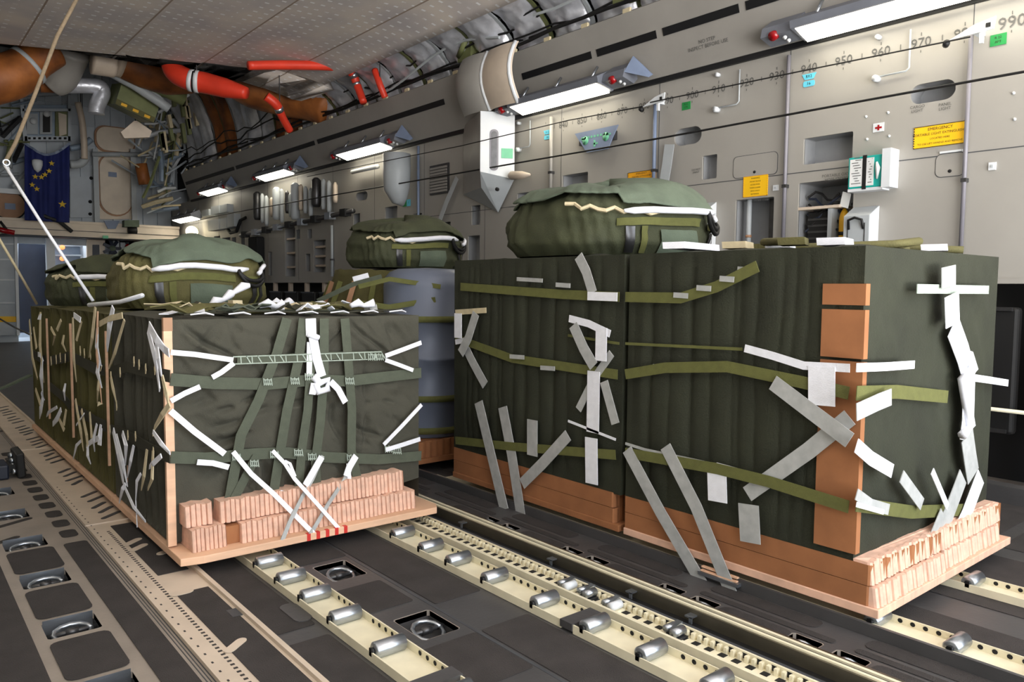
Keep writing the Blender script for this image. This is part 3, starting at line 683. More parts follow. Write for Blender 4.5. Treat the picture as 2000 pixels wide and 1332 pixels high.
for k, (x_, y_, n_) in enumerate(((1.25, 3.85, 7), (1.58, 3.9, 5), (1.40, 3.55, 4), (1.85, 3.5, 4))):
    q = MB()
    P = [(x_+.035*i+random.uniform(-.01, .01), y_+random.uniform(-.03, .03), TZ+.025+(.03*i*.6 if k == 0 else .01)+.015*(i % 2)) for i in range(n_)]
    q.tube(P, [.012+.01*(i % 2) for i in range(n_)], 8); q.build('cotton_knot', [M_white], A)
q = MB()
for k in range(4):
    q.tube([(1.05+.9*i/9, 3.7+.03*k+.05*math.sin(i*1.1+k), TZ+.02+.015*math.sin(i*.8+k*2)) for i in range(10)], .014, 8)
q.build('rolled_webbing', [M_packo], A)
for k in range(7):
    x_ = 1.02+.16*k; q = MB(); q.ribbon([(x_, 3.36, TZ+.005), (x_+.05, 3.33, TZ+.012), (x_+.09, 3.36, TZ+.004)], .016, (0, 0, 1), .005, .3); q.build('white_tie', [M_white], A)
random.seed(21)
for k in range(16):
    x_ = random.uniform(1.05, 2.05); y_ = random.uniform(3.42, 4.1); an = random.uniform(-.6, .6); l_ = random.uniform(.08, .22); P = []
    for i in range(6): u_ = i/5-.5; P.append((x_+l_*2*u_*math.cos(an), y_+l_*2*u_*math.sin(an), TZ+.012+.03*abs(math.sin(i*1.9+k))))
    q = MB(); mm_ = [M_packo, M_dkweb, M_cream2, M_white, M_web][k % 5]
    q.ribbon(P, .035 if k % 5 else .045, (0, 0, 1), .006, .5); q.build('loose_webbing', [mm_], A)
# ================================================================== PARACHUTE PACKS
def pack(cx, cy, z, w_, d_, h_, label, seed, m_low=M_packo, m_top=M_pack, rot=0, group=None, detail=True):
    t = thing('parachute_pack', (cx, cy, z), label, 'parachute pack', 'parachute packs lying on the cargo')
    R = Matrix.Rotation(rot, 3, 'Z'); o = Vector((cx, cy, z))
    def P(x, y, zz): return o+R @ Vector((x, y, zz))
    def shape(th, v, k=1.0):     # v 0 bottom .. 1 top
        prof = [(0, .90), (.12, 1.0), (.4, .99), (.62, .90), (.8, .74), (.92, .5), (1, .0)]
        for (a, p), (c, q) in zip(prof, prof[1:]):
            if v <= c: r = p+(q-p)*(v-a)/(c-a); break
        zz = h_*(1-(1-v)**1.5)
        c, s_ = math.cos(th), math.sin(th)
        ex = 2/3.2; x = abs(c)**ex*math.copysign(1, c); y = abs(s_)**ex*math.copysign(1, s_)
        n = 1+.05*fbm((c*1.5, s_*1.5, v*2), 1.5, seed)
        if x < -.4: n += .02*math.sin(v*10+th*34)*min(1, (-x-.4)*3)
        zz *= 1+.10*fbm((x, y, 0), 1.2, seed+2)-.18*max(0, -x-.35)-.15*max(0, x-.4)
        return x*w_/2*r*n*k, y*d_/2*r*n*k, zz*k+(0 if k == 1 else 0)
    m = MB(); m.smooth = True; m.grid(96, 34, lambda u, v: P(*shape(-u*2*PI, v))); m.build('pack_bag', [m_low], t)
    # top flap hanging over the upper half
    m = MB(); m.smooth = True
    def flap(u, v):
        th = -u*2*PI; lo = .50+.05*math.sin(th*3+seed)+.05*fbm((math.cos(th), math.sin(th), 0), 2, seed+5)
        if math.cos(th) < -.55: lo += .14
        x, y, zz = shape(th, lo+(1-lo)*v, 1.035); return P(x*(1+.03*(1-v)), y*(1+.03*(1-v)), zz+.004)
    m.grid(96, 20, flap); f = m.build('top_flap', [m_top], t); sd = f.modifiers.new('thick', 'SOLIDIFY'); sd.thickness = .008
    if detail:
        m = MB(); pts = []
        for i in range(9):
            th = -PI/2-.55+1.0*i/8; x, y, zz = shape(th, .42, 1.05); pts.append(P(x, y-.012, zz))
        m.tube(pts, [.008]+[.017]*7+[.008], 10); m.build('white_hose', [M_white], t)
        m = MB()
        for q_ in (.0, .09):
            pts = []
            for i in range(13):
                a = PI*i/12; x, y, zz = shape(-PI/2+.55+.28*math.cos(a), .42-.2*math.sin(a)*(1-q_*3), 1.05); pts.append(P(x, y-.02, zz))
            m.tube(pts, .012, 8)
        m.build('black_strap_loop', [M_blk], t)
        m = MB(); pts = []
        for i in range(5):
            x, y, zz = shape(-PI/2+.62+.1*i, .36+.03*i, 1.06); pts.append(P(x, y-.014, zz))
        m.tube(pts, .013, 8); m.build('white_tie', [M_white], t)
        for (a0, a1, v0, v1, mm) in ((-.62, .25, .28, .36, M_web2), (.42, .95, .26, .34, M_web2), (-.50, -.38, .02, .27, M_steel), (-.30, -.22, .02, .27, M_web2), (-.08, .2, .02, .24, M_pack), (.55, .65, .02, .24, M_steel), (.76, .84, .02, .24, M_steel), (.68, .73, .02, .24, M_web2)):
            m = MB(); m.smooth = True
            m.grid(8, 4, lambda u, v: P(*[c_ for c_ in (lambda s3: (s3[0], s3[1]-.004, s3[2]))(shape(-PI/2+a0+(a1-a0)*u, v0+(v1-v0)*v, 1.02))])); m.build('side_webbing', [mm], t)
        m = MB(); pts = []
        for i in range(12):
            x, y, zz = shape(-PI+.25-.0+.07*i*1.6, .5-.01*i, 1.05); pts.append(P(x, y, zz+.012*math.sin(i*2.4)))
        m.tube(pts, .010, 6); m.build('cream_lacing', [M_cream2], t)
    return t
pack(1.44, 4.79, LZ+.012, .82, .66, .40, 'large olive parachute pack with white hose on top of the front left cargo bundles', 4)
pack(1.28, 6.1, LZ-.005, .74, .62, .33, 'darker green parachute pack partly hidden behind the large one on the left stack', 9, M_packg, M_packg)
# ================================================================== RIGHT STACK
RX0, RX1, RZ = 2.62, 3.86, 1.345
rl = ['large green canvas cargo bundle at the near right, its brown corner boards facing the aisle', 'dark green canvas cargo bundle behind the nearest one on the right, under a parachute pack']
R_ = []
for i, (y0, y1) in enumerate(((1.27, 2.34), (2.37, 3.70))):
    t = thing('cargo_bundle', ((RX0+RX1)/2, (y0+y1)/2, .06), rl[i], 'cargo bundle', 'cargo bundles of the right stack'); R_.append(t)
    ys = y0-(.10 if i == 0 else 0)
    m = MB(); m.box((RX0-.01, ys, .063), (RX1+.02, y1, .095)); m.build('plywood_skid', [M_ply2 if i == 0 else M_hcb], t, .003)
    for (z0, z1, ins) in ((.096, .165, .02), (.168, .24, .0)):
        honeycomb(RX0-.005, RX1, ys+ins+(.04 if z0 > .16 else .02), y1-.005, z0, z1, 0, .04, .006).build('cushioning_pad', [M_hcb], t)
    if i == 0:
        for (x0, x1, z0, z1, yy) in ((2.62, 3.2, .096, .165, .08), (3.22, 3.8, .096, .165, .07), (2.62, 3.84, .17, .25, .055)):
            honeycomb(x0, x1, y0-yy-.012, y0-.01, z0, z1, .01, .024).build('cushioning_pad', [M_hc], t)
    cover(RX0, RX1, y0, y1, .235, RZ, 20+i, None, .008, .008).build('canvas_cover', [M_olive3], t)
    if i == 0:
        for (za, zb_) in ((.27, .95), (.955, 1.13), (1.14, 1.22)):
            m = MB(); m.box((RX0-.018, y0-.016, za), (RX0+.012, y0+.14, zb_-.006)); m.build('corner_board', [M_hcb], t)
def rp(px, py, d=0): return at(px, py, X=RX0-.02-d)
def rf(px, py, d=0): return at(px, py, Y=1.245-d)
def rown(px): return R_[0] if px > 1214 else R_[1]
def rs(pts, wd, m, nm='white_tie', d=.0, tw=0):
    global ZOFF
    ZOFF = (ZOFF+.0035) % .0245; q = MB(); ow = rown(sum(p[0] for p in pts)/len(pts)); P = [rp(a, b_, d+ZOFF) for a, b_ in pts]
    for p in P: p.y = min(p.y, 2.335) if ow is R_[0] else max(p.y, 2.375)
    q.ribbon(P, wd, NS, .003, tw); q.build(nm, [m], ow)
def rfs(pts, wd, m, nm='white_tie', d=.0, tw=0):
    global ZOFF
    ZOFF = (ZOFF+.0035) % .0245; q = MB(); q.ribbon([rf(a, b_, d+ZOFF) for a, b_ in pts], wd, NF, .003, tw); q.build(nm, [m], R_[0])
O2 = M_web2
for pts in ([(900, 560), (1100, 575), (1210, 580)], [(890, 660), (1000, 700), (1210, 732)], [(890, 860), (1000, 872), (1210, 890)]): rs(pts, .045, O2, 'horizontal_webbing', .0)
for pts in ([(1222, 580), (1330, 582), (1400, 560), (1480, 520)], [(1222, 731), (1300, 718), (1420, 716), (1560, 745), (1658, 768)], [(1222, 884), (1400, 915), (1500, 940), (1658, 990)]): rs(pts, .045, O2, 'horizontal_webbing', .0)
rs([(1110, 655), (1210, 671)], .012, O2, 'horizontal_webbing'); rs([(1222, 671), (1450, 682)], .012, O2, 'horizontal_webbing')
G = M_gtape
for pts, wd, m in (([(1130, 500), (1145, 530), (1158, 572)], .055, G), ([(1148, 578), (1208, 580)], .04, W), ([(1112, 622), (1150, 632), (1192, 652)], .035, W), ([(1175, 640), (1174, 705)], .07, W), ([(1120, 635), (1140, 680), (1160, 715)], .06, G),
    ([(1195, 690), (1160, 740), (1130, 800)], .04, G), ([(1160, 725), (1158, 845)], .08, W), ([(1180, 745), (1215, 830)], .05, G), ([(1155, 855), (1156, 945)], .08, W), ([(1455, 680), (1510, 695), (1570, 714), (1660, 719)], .03, W),
    ([(1605, 716), (1605, 792)], .10, W), ([(1510, 747), (1580, 800), (1660, 860)], .06, G), ([(1660, 815), (1580, 880), (1460, 965)], .06, G), ([(1110, 822), (1210, 860)], .012, W), ([(1222, 866), (1260, 878), (1400, 908)], .012, G),
    ([(1400, 908), (1500, 935), (1600, 965), (1658, 985)], .020, W), ([(1225, 878), (1290, 1000), (1372, 1140)], .06, G), ([(1300, 872), (1360, 990), (1428, 1158)], .06, G), ([(935, 785), (960, 890), (985, 995)], .075, G),
    ([(982, 795), (1000, 890), (1018, 1008)], .075, G), ([(1040, 820), (1040, 890)], .08, G), ([(1110, 850), (1060, 905), (1020, 945)], .06, G), ([(1400, 915), (1402, 980)], .09, W), ([(1462, 985), (1466, 1060)], .09, G),
    ([(895, 612), (895, 660)], .07, W), ([(930, 612), (915, 660), (900, 690)], .06, G), ([(905, 670), (925, 710), (948, 752)], .06, G), ([(890, 610), (950, 606)], .03, M_cream2), ([(890, 668), (910, 664)], .03, W), ([(1010, 545), (1060, 548)], .02, G),
    ([(820, 680), (840, 735)], .03, W)):
    if pts[0][0] > 850: rs(pts, wd, m, 'white_tie', .008)
for px, py in ((1330, 580), (1375, 566), (1420, 548), (1455, 530), (1330, 722), (1390, 716), (1290, 720), (1070, 722), (1100, 560), (1010, 700), (1250, 728), (1350, 905)): rs([(px-14, py-4), (px+14, py-2)], .022, G, 'stitched_tie', .006)
# front face of the nearest right bundle
rfs([(1672, 768), (1750, 765), (1850, 775)], .05, O2, 'horizontal_webbing'); rfs([(1672, 985), (1780, 1000), (1890, 995)], .05, O2, 'horizontal_webbing'); rfs([(1790, 564), (1930, 566)], .035, M_lgrn if False else M_grey_th, 'horizontal_webbing', .004)
for pts, wd, m in (([(1852, 520), (1852, 560)], .13, G), ([(1858, 575), (1860, 635)], .13, W), ([(1860, 636), (1880, 690), (1895, 745)], .12, W), ([(1892, 745), (1890, 820), (1885, 860)], .12, W), ([(1888, 850), (1895, 900), (1900, 930)], .12, G),
    ([(1672, 718), (1730, 716), (1785, 712)], .03, W), ([(1882, 735), (1930, 742), (1968, 748)], .03, W), ([(1672, 870), (1700, 895), (1742, 920)], .05, W), ([(1672, 805), (1715, 785), (1740, 775)], .06, G), ([(1672, 965), (1700, 985), (1735, 995)], .04, G),
    ([(1880, 930), (1850, 1010), (1810, 1085), (1785, 1120)], .10, G), ([(1915, 930), (1885, 1010), (1850, 1085), (1835, 1125)], .10, W), ([(1840, 1000), (1815, 1060)], .05, G), ([(1760, 930), (1800, 985)], .05, G), ([(1672, 985), (1725, 1000)], .018, W), ([(1820, 920), (1850, 990)], .03, W)):
    rfs(pts, wd, m, 'white_tie', .012, 0)
q = MB(); q.smooth = True; q.tube([rf(1890, 690, .02), rf(1900, 720, .03), rf(1880, 740, .03), rf(1895, 830, .03), rf(1880, 850, .03)], .02, 8); q.build('knot', [M_white], R_[0])
# webbing and papers lying on the right bundles
for i, (x_, y_, wd, m) in enumerate(((2.75, 2.1, .3, W), (2.8, 1.9, .12, M_cream2), (2.9, 1.75, .16, W), (2.72, 1.6, .1, M_packo), (2.85, 1.5, .15, W), (3.2, 1.45, .2, M_packo), (3.5, 1.4, .1, W), (3.1, 1.9, .3, M_packo), (3.4, 1.7, .15, M_cream2))):
    q = MB(); q.obox((x_, y_, RZ+.03), (wd/2, .02, 0), (-.01, .05, 0), (0, .002, .014)); q.build('folded_webbing', [m], R_[0])
q = MB(); q.tube([(2.7+.12*i, 1.55+.25*math.sin(i*1.3), RZ+.03+.012*math.sin(i*2)) for i in range(9)], .016, 8); q.build('rolled_webbing', [M_packo], R_[0])
pack(3.17, 2.99, RZ+.012, 1.04, .9, .40, 'green parachute pack lying on the dark bundle of the right stack', 15, M_packg, M_pack)
# ---- drum bundle at the back of the right stack
t = thing('drum_bundle', (3.2, 4.75, .06), 'blue-grey drums strapped with olive webbing on a skid, behind the right canvas bundles', 'drums')
m = MB(); m.box((2.58, 4.08, .063), (3.86, 5.4, .095)); m.build('plywood_skid', [M_hcb], t)
honeycomb(2.58, 3.84, 4.1, 5.38, .096, .2, 0, .05).build('cushioning_pad', [M_hcb], t)
for (dx, dy) in ((2.9, 4.42), (3.51, 4.42), (2.9, 5.03), (3.51, 5.03)):
    m = MB(); pr = [(.20, .27), (.205, .295), (.25, .295)]
    for zc in (.46, .72, .98): pr += [(zc-.025, .292), (zc-.01, .305), (zc+.01, .305), (zc+.025, .292)]
    pr += [(1.19, .295), (1.25, .285), (1.29, .25), (1.31, .2), (1.32, .0)]
    m.tube([(dx, dy, z) for z, r in pr], [max(r, .001) for z, r in pr], 36); d = m.build('drum', [M_drum], t)
    m = MB()
    for zc in (.98, .46, .25): m = MB(); m.tube([(dx, dy, zc-.02), (dx, dy, zc+.02)], .309, 32); m.build('drum_band', [M_web2 if dy < 4.7 and dx < 3 else M_dkweb], t)
m = MB(); m.smooth = True          # olive net cape over the rear drums, spreading downwards
def cape(u, v):
    a = math.radians(100+170*u); r = .30+.30*(1-v)**1.2+.02*math.sin(a*22)*(1-v); z = .45+.86*v
    return (2.95+(r+.02)*math.cos(a)*1.05, 5.05+(r+.08)*math.sin(a)*1.3+.1*(1-v), z+.02*fbm((a, v, 0), 2, 4))
m.grid(50, 20, cape); o = m.build('net_cape', [M_olive2], t); o.modifiers.new('thick', 'SOLIDIFY').thickness = .01
for k in range(7):
    m = MB(); m.ribbon([Vector(cape(.1+.12*k, v))+Vector((-.012, -.012, 0)) for v in (0, .3, .6, .9)], .04, (-.8, -.5, .2), .004); m.build('cape_webbing', [M_web2 if k % 2 else M_brown], t)
for pts, wd, m_ in (([(690, 548), (720, 540)], .05, W), ([(620, 588), (690, 555), (745, 540)], .03, M_web), ([(700, 560), (760, 545), (860, 560)], .03, M_web2), ([(690, 590), (760, 600), (850, 585)], .035, M_web2)):
    m = MB(); m.ribbon([at(a, b_, Y=4.05+.6*(900-a)/300) for a, b_ in pts], wd, NF, .004); m.build('sling_strap', [m_], t)
pack(3.05, 4.95, 1.325, .80, .66, .36, 'parachute pack with blue and white ties on the drums, middle of the photo', 31, M_packg, M_packg)
straps(R_[1], lambda a, b_, d: at(a, b_, Y=3.98), NF, [], W)
#@@LAMPS
# ================================================================== CARGO LAMPS
def lamp(y0, y1, label, dz=0, mirror=False, brk=True):
    t = thing('cargo_light', (5.0 if not mirror else -.46, (y0+y1)/2, 2.98+dz), label, 'light', 'fluorescent lamps along the sidewall trim')
    def Q(x, y, z): return Vector((x if not mirror else 4.54-x, y, z+dz))
    def pr(sec, a, b_, mats, nm):
        m = MB(); m.prism([Q(x, a, z) for x, z in sec], (0, b_-a, 0)); return m.build(nm, mats, t)
    pr([(4.915, 2.985), (4.905, 3.035), (5.08, 3.12), (5.14, 3.0), (5.11, 2.94)], y0, y1, [M_lampg], 'housing')
    pr([(4.93, 2.978), (4.926, 2.984), (5.097, 2.933), (5.095, 2.925)], y0+.03, y1-.03, [M_glow], 'diffuser')
    if brk:
        for a, b_, far in ((y0-.30, y0, 0), (y1, y1+.26, 1)):
            e = pr([(4.96, 2.99), (4.98, 3.06), (5.10, 3.14), (5.15, 3.0), (5.10, 2.955)], a+(.05 if not far else 0), b_, [M_lampg], 'end_box')
            m = MB(); c = Q(4.975, (a+b_)/2+.03, 3.0)
            m.cyl(c+Vector((.02, 0, 0)), c+Vector((-.02 if not mirror else .06, 0, -.02)), .034, 16); m.build('red_lens', [M_redl], e)
            for k in range(2):
                m = MB(); c = Q(4.99+.05*k, (a+b_)/2-.05, 2.965-.01*k); m.cyl(c, c+Vector((-.01, 0, -.012)), .014, 12); m.build('indicator_lens', [M_whitep], e)
        m = MB(); m.prism([Q(4.975, y0-.25, 3.03), Q(5.05, y0-.28, 3.17), Q(5.09, y0-.46, 2.99), Q(5.06, y0-.44, 2.965)], (.015, 0, 0)); m.build('end_gusset', [M_plate], t)
    for k in range(3):
        m = MB(); y = y0+.15+(y1-y0-.3)*k/2; m.cyl(Q(4.99, y, 3.07), Q(5.06, y, 3.17), .012, 8); m.build('standoff', [M_alu], t)
    return t
for y0, y1, lb in ((1.35, 2.97, 'bright cargo lamp at the top right corner of the photo, nearest of the row'), (4.80, 6.05, 'bright cargo lamp directly right of the white sidewall fairing'),
    (8.55, 9.80, 'bright cargo lamp left of the white fairing, third of the row counted from the right'), (11.5, 12.7, 'bright cargo lamp above the vertical sidewall tubes'), (14.45, 15.6, 'small bright cargo lamp left of the vertical tubes, end of the trim row')):
    lamp(y0, y1, lb)
lamp(16.05, 17.4, 'lowest and farthest cargo lamp, beside the right end of the bulkhead ledge', -.42, brk=False)
for i, y in enumerate((-2.2, 1.6, 5.2, 8.8, 12.2)):
    o = lamp(y, y+1.25, 'cargo lamp on the opposite sidewall, out of the frame on the left', 0, True, False)
#@@QUILTS
# ================================================================== INSULATION ABOVE THE TRIM
def prof(t, hi):            # t 0 bottom .. 1 top
    a = t*PI/2
    return (5.22-(.66 if not hi else 1.1)*(1-math.cos(a)), 3.45+(.52 if not hi else 1.75)*math.sin(a))
y = -.5; i = 0
while y < 16.6:
    wdt = .54; hi = y > 10.6
    if y > 2.0:
        m = MB(); m.smooth = True
        def qf(u, v, y=y, hi=hi, i=i):
            x, z = prof(v, hi); b_ = .13*(math.sin(PI*u)**.6)*(1 if not hi else 1.0); n = fbm((u*2, v*3, i), 2.2, i)*.035
            a = v*PI/2; nx, nz = -math.cos(a), -math.sin(a)*(.5)
            return (x+nx*(b_+n)-(.05 if i % 4 == 0 else 0), y+wdt*u*.96, z+nz*(b_+n))
        m.grid(20, 30, qf)
        br = hi and i % 5 in (1, 2)
        o = m.build('insulation_blanket', [M_brownduct if br else M_foil]); NB = globals().get('NB', 0)+1
        tag(o, ('brown' if br else 'silver foil') + ' insulation blanket above the sidewall trim, %s in the row from the top edge' % ORD[NB], 'insulation', 'insulation blankets above the trim')
        m = MB(); k_ = 8; P = [(prof(v/k_, hi)[0]-.03, y-.01, prof(v/k_, hi)[1]) for v in range(k_+1)]
        m.ribbon(P, .04, (-1, 0, -.4), .02)
        tag(m.build('hull_frame', [M_green if i % 2 else M_lgrey]), 'thin curved hull frame rib between the silver insulation blankets', 'frame', 'hull frames above the trim')
    y += wdt+.02; i += 1
sk = MB(); sk.prism([(5.35, TAIL, 3.3), (5.45, TAIL, 3.3), (5.45, TAIL, 5.9), (5.35, TAIL, 5.9)], (0, 18.5-TAIL, 0)); sk.box((4.5, TAIL, 4.05), (5.45, 9.4, 4.12))
tag(sk.build('wall_upper', [M_dark]), kind='structure')
random.seed(3)
def cable(pts, r, m, lb, nm='cable', cat='cable', group=None, n=6):
    q = MB(); q.tube(pts, r, n); return tag(q.build(nm, [m]), lb, cat, group)
for k, (x, z, r, am) in enumerate(((4.99, 3.60, .018, .012), (5.03, 3.66, .012, .02), (4.97, 3.63, .010, .03), (5.0, 3.80, .012, .05), (4.93, 3.88, .010, .06))):
    P = [(x+.02*math.sin(j*.7+k), -.5+.35*j, z+am*math.sin(j*.9+k*2)+am*.6*math.sin(j*2.3)) for j in range(50)]
    cable(P, r, M_blk, 'black electrical cable along the top of the sidewall trim, %s from the lowest' % ORD[[1, 3, 2, 4, 5][k]], group='black cables along the trim')
P = [(4.93, 6.2+.3*j, 3.70+.12*math.sin(j*.6)) for j in range(9)]; cable(P, .015, M_lgrey, 'pale grey flexible hose sagging in front of the silver blankets', 'hose', 'hose')
P = [(4.86, 3.5+.3*j, 3.78+.05*math.sin(j*.8)) for j in range(8)]; cable(P, .014, M_lgrey, 'pale grey hose at the top edge of the photo above the white fairing', 'hose', 'hose')
for yy in (3.4, 4.6, 6.9):
    m = MB(); m.obox((5.05, yy, 3.72), (.05, 0, 0), (0, .12, 0), (0, 0, .08)); m.cyl((5.0, yy+.1, 3.7), (4.95, yy-.1, 3.82), .03, 10)
    tag(m.build('wiring_box', [M_green]), 'dark green wiring box among the cables above the trim, %s from the right' % ORD[[3.4, 4.6, 6.9].index(yy)+1], 'box', 'wiring boxes above the trim')
#@@WALLTHINGS
# ================================================================== SIDEWALL FITTINGS
def wbox(xl, xr, yt, yb, d0, d1):       # block on the wall given by photo corners at its left edge, depth d0..d1 off the wall
    a = at(xl, yt, X=WX); b_ = at(xl, yb, X=WX); c = at(xr, (yt+yb)/2, X=WX)
    return (WX-d1, c.y, b_.z), (WX-d0, a.y, a.z)
def sign(px0, px1, yt, yb, m, lines, label, nm='warning_placard', frame=None, tm=M_text, size=None, cat='sign'):
    lo, hi = wbox(px0, px1, yt, yb, .001, .005)
    t = thing(nm, (WX, (lo[1]+hi[1])/2, (lo[2]+hi[2])/2), label, cat)
    q = MB(); q.box(lo, hi); q.build('plate', [m], t)
    if frame:
        q = MB(); a, b_, c, d = lo[1], hi[1], lo[2], hi[2]
        q.box((WX-.0065, a, c), (WX-.005, b_, c+.004)); q.box((WX-.0065, a, d-.004), (WX-.005, b_, d))
        n = 9
        for k in range(n):
            z = c+(d-c)*k/n; q.box((WX-.0065, a, z), (WX-.005, a+.006, z+(d-c)/n*.5)); q.box((WX-.0065, b_-.006, z), (WX-.005, b_, z+(d-c)/n*.5))
        q.build('border', [frame], t)
    h = hi[2]-lo[2]; n = len(lines)
    for k, ln in enumerate(lines):
        s, sz = ln; text(s, sz*h, (WX-.007, (lo[1]+hi[1])/2, hi[2]-h*(k+.8)/(n+.6)), RW, UP, tm, t)
    return t
sign(1786, 1890, 250, 292, M_yel, [('EMERGENCY', .19), ('PORTABLE LIGHT EXTINGUISHER', .16), ('LOCATED HERE', .12), ('TO USE LIFT HANDLE AND REMOVE', .12)], 'yellow placard with four black lines, rightmost on the sidewall', frame=M_text)
sign(1227, 1281, 338, 363, M_org, [('EMERGENCY', .19), ('PORTABLE EXTINGUISHER', .16), ('LOCATED HERE', .12), ('TO USE LIFT AND REMOVE', .12)], 'amber yellow placard left of the grey conduit and tan hanging strap', frame=M_text)
sign(1453, 1500, 346, 386, M_yel, [('WARNING', .1), ('DO NOT BLOCK', .08), ('ACCESS PANEL', .08), ('WHEN LOADED', .08), ('WITH CARGO', .08), ('SEE MANUAL', .08)], 'square yellow placard above the tall open pocket, left of the seam', frame=M_org)
sign(1935, 1966, 70, 92, M_grn, [('R 22', .3), ('AFT', .3)], 'dark green square tag at the upper right corner of the photo', 'frame_tag')
sign(1333, 1349, 201, 216, M_grn, [('R 21', .3), ('CTR', .3)], 'small green square tag just right of the white cable arm', 'frame_tag')
sign(787, 794, 391, 404, M_grn, [('R', .4)], 'green half of the far small tag, left of the vent grille', 'frame_tag')
sign(795, 802, 390, 403, M_cyan, [('7', .4)], 'cyan half of the far small tag, left of the vent grille', 'frame_tag')
for (x0, y0_, lb) in ((1567, 147, 'pair of cyan tags beneath the stencilled numbers, upper right'), (1062, 256, 'pair of cyan tags between the white fairing and the slate plate')):
    s = 1 if x0 > 1500 else .55; a = wp(x0, y0_); t = thing('frame_tag', a, lb, 'sign'); b_ = wp(x0+28*s, y0_-3*s); wd = a.y-b_.y
    q = MB(); q.prism([(WX-.004, a.y, a.z), (WX-.004, a.y-wd, a.z), (WX-.004, a.y-wd*.8, a.z-.04), (WX-.004, a.y-wd*.2, a.z-.04)], (.003, 0, 0)); q.build('upper_tag', [M_cyan], t)
    q = MB(); q.prism([(WX-.004, y_, z_) for y_, z_ in rrect(a.y-wd*.9, a.y-wd*.1, a.z-.09, a.z-.05, .012)], (.003, 0, 0)); q.build('lower_tag', [M_cyan], t)
    text('R12', .03, (WX-.006, a.y-wd/2, a.z-.02), RW, UP, M_text, t); text('16', .03, (WX-.006, a.y-wd/2, a.z-.07), RW, UP, M_text, t)
t = sign(1706, 1727, 242, 259, M_whitep, [], 'small white tag with a red cross above the teal first aid box', 'first_aid_tag')
c = wp(1716.5, 249.5); q = MB(); q.box((WX-.007, c.y-.022, c.z-.006), (WX-.005, c.y+.022, c.z+.006)); q.box((WX-.0075, c.y-.006, c.z-.018), (WX-.0055, c.y+.006, c.z+.018)); q.build('red_cross', [M_redl], t)
# stencilled station numbers on the wall
st = MB(); Y0 = 2.98
for k in range(-5, 12):
    yy = Y0+.255*k; no = 940-10*k
    if 1.3 < yy < 5.7:
        st2 = text(str(no), .085 if k != -5 else .1, (WX-.004, yy, 2.77), RW, UP, M_textg); st.add(st2.v, st2.f)
    st.box((WX-.004, yy-.13, 2.755), (WX-.003, yy-.126, 2.79)); st.box((WX-.004, yy-.002, 2.815), (WX-.003, yy+.002, 2.835)); st.box((WX-.004, yy-.002, 2.71), (WX-.003, yy+.002, 2.725))
for (px, py, s_) in ((1400, 592/1.0, ''), ):
    pass
for px, py, s_, sz in ((1640, 345, 'PORTABLE OXYGEN\nHOSE STOWAGE', .028), (1475, 317, 'ACCESS\nPANEL', .03), (1792, 213, 'CARGO\nLIGHT', .026), (1846, 208, 'PANEL\nLIGHT', .026), (1360, 334, 'DO NOT\nPAINT', .022), (1488, 391, 'LITTER STRAP', .02), (1380, 95, 'NO STEP\nINSPECT BEFORE USE', .04)):
    if py < 100:
        c = onpanel(.28, .004); mm_ = text(s_, sz, (c.x, at(px, py, X=5.1).y, c.z), RW, Vector((X1-X0, 0, Z1-Z0)).normalized(), M_textg)
    else: c = wp(px, py); mm_ = text(s_, sz, (WX-.004, c.y, c.z), RW, UP, M_textg)
    st.add(mm_.v, mm_.f)
st.build('station_stencils', [M_textg], wall)
# slate trapezoid plate
a, b_, c, d = wp(1130, 256), wp(1214, 252), wp(1194, 294), wp(1153, 297)
t = thing('slate_plate', (WX, (a.y+b_.y)/2, a.z), 'slate blue trapezoid plate with pale diagrams, above the parachute pack', 'sign')
zt = (a.z+b_.z)/2; zb_ = (c.z+d.z)/2
q = MB(); q.prism([(WX-.05, a.y, zt), (WX-.05, b_.y, zt), (WX-.05, c.y, zb_), (WX-.05, d.y, zb_)], (.012, 0, 0)); q.build('plate', [M_plate], t)
q = MB(); q.box((WX-.04, b_.y+.05, zt-.12), (WX, a.y-.05, zt-.04)); q.build('standoff', [M_steel], t)
q = MB(); mid = (a.y+b_.y)/2; 
for sx in (-1, 1):
    q.cyl((WX-.0505, mid+sx*.13, zt-.085), (WX-.0525, mid+sx*.13, zt-.085), .04, 14)
    q.box((WX-.0525, mid+sx*.16-.03, zt-.075), (WX-.0505, mid+sx*.16+.03, zt-.06))
for k in range(9): q.box((WX-.0525, mid-.16+.04*k, zt-.07), (WX-.0505, mid-.14+.04*k, zt-.05))
q.box((WX-.0525, mid-.03, zb_+.06), (WX-.0505, mid+.03, zb_+.075)); q.box((WX-.0525, mid+.0, zb_+.04), (WX-.0505, mid+.02, zb_+.1)); q.build('diagram', [M_lgrn], t)
# wall seam frames (vertical tubes)
def conduit(px, yt, yb, r, m, lb, x=.03):
    a = at(px, yt, X=WX-x); b_ = at(px, yb, X=WX-x); t = thing('vertical_conduit', (WX-x, a.y, b_.z), lb, 'pipe')
    q = MB(); q.cyl((WX-x, a.y, min(a.z, 2.93)), (WX-x, a.y, b_.z), r, 12); q.build('pipe', [m], t)
    q = MB(); z = b_.z+(a.z-b_.z)*.33; q.box((WX-x-r*1.1, a.y-r*1.2, z-.012), (WX, a.y+r*1.2, z+.012)); q.build('clamp', [M_steel], t)
conduit(1541, 108, 487, .014, M_cond, 'grey vertical conduit at the wall seam left of the open oxygen pocket')
conduit(1897, 65, 490, .013, M_cond, 'grey vertical conduit at the wall seam nearest the right photo edge')
conduit(1280, 195, 400, .016, M_plate, 'slate grey vertical conduit behind the hanging tan strap')
conduit(1077, 228, 390, .018, M_wall, 'pale pinkish vertical channel right of the white fairing')
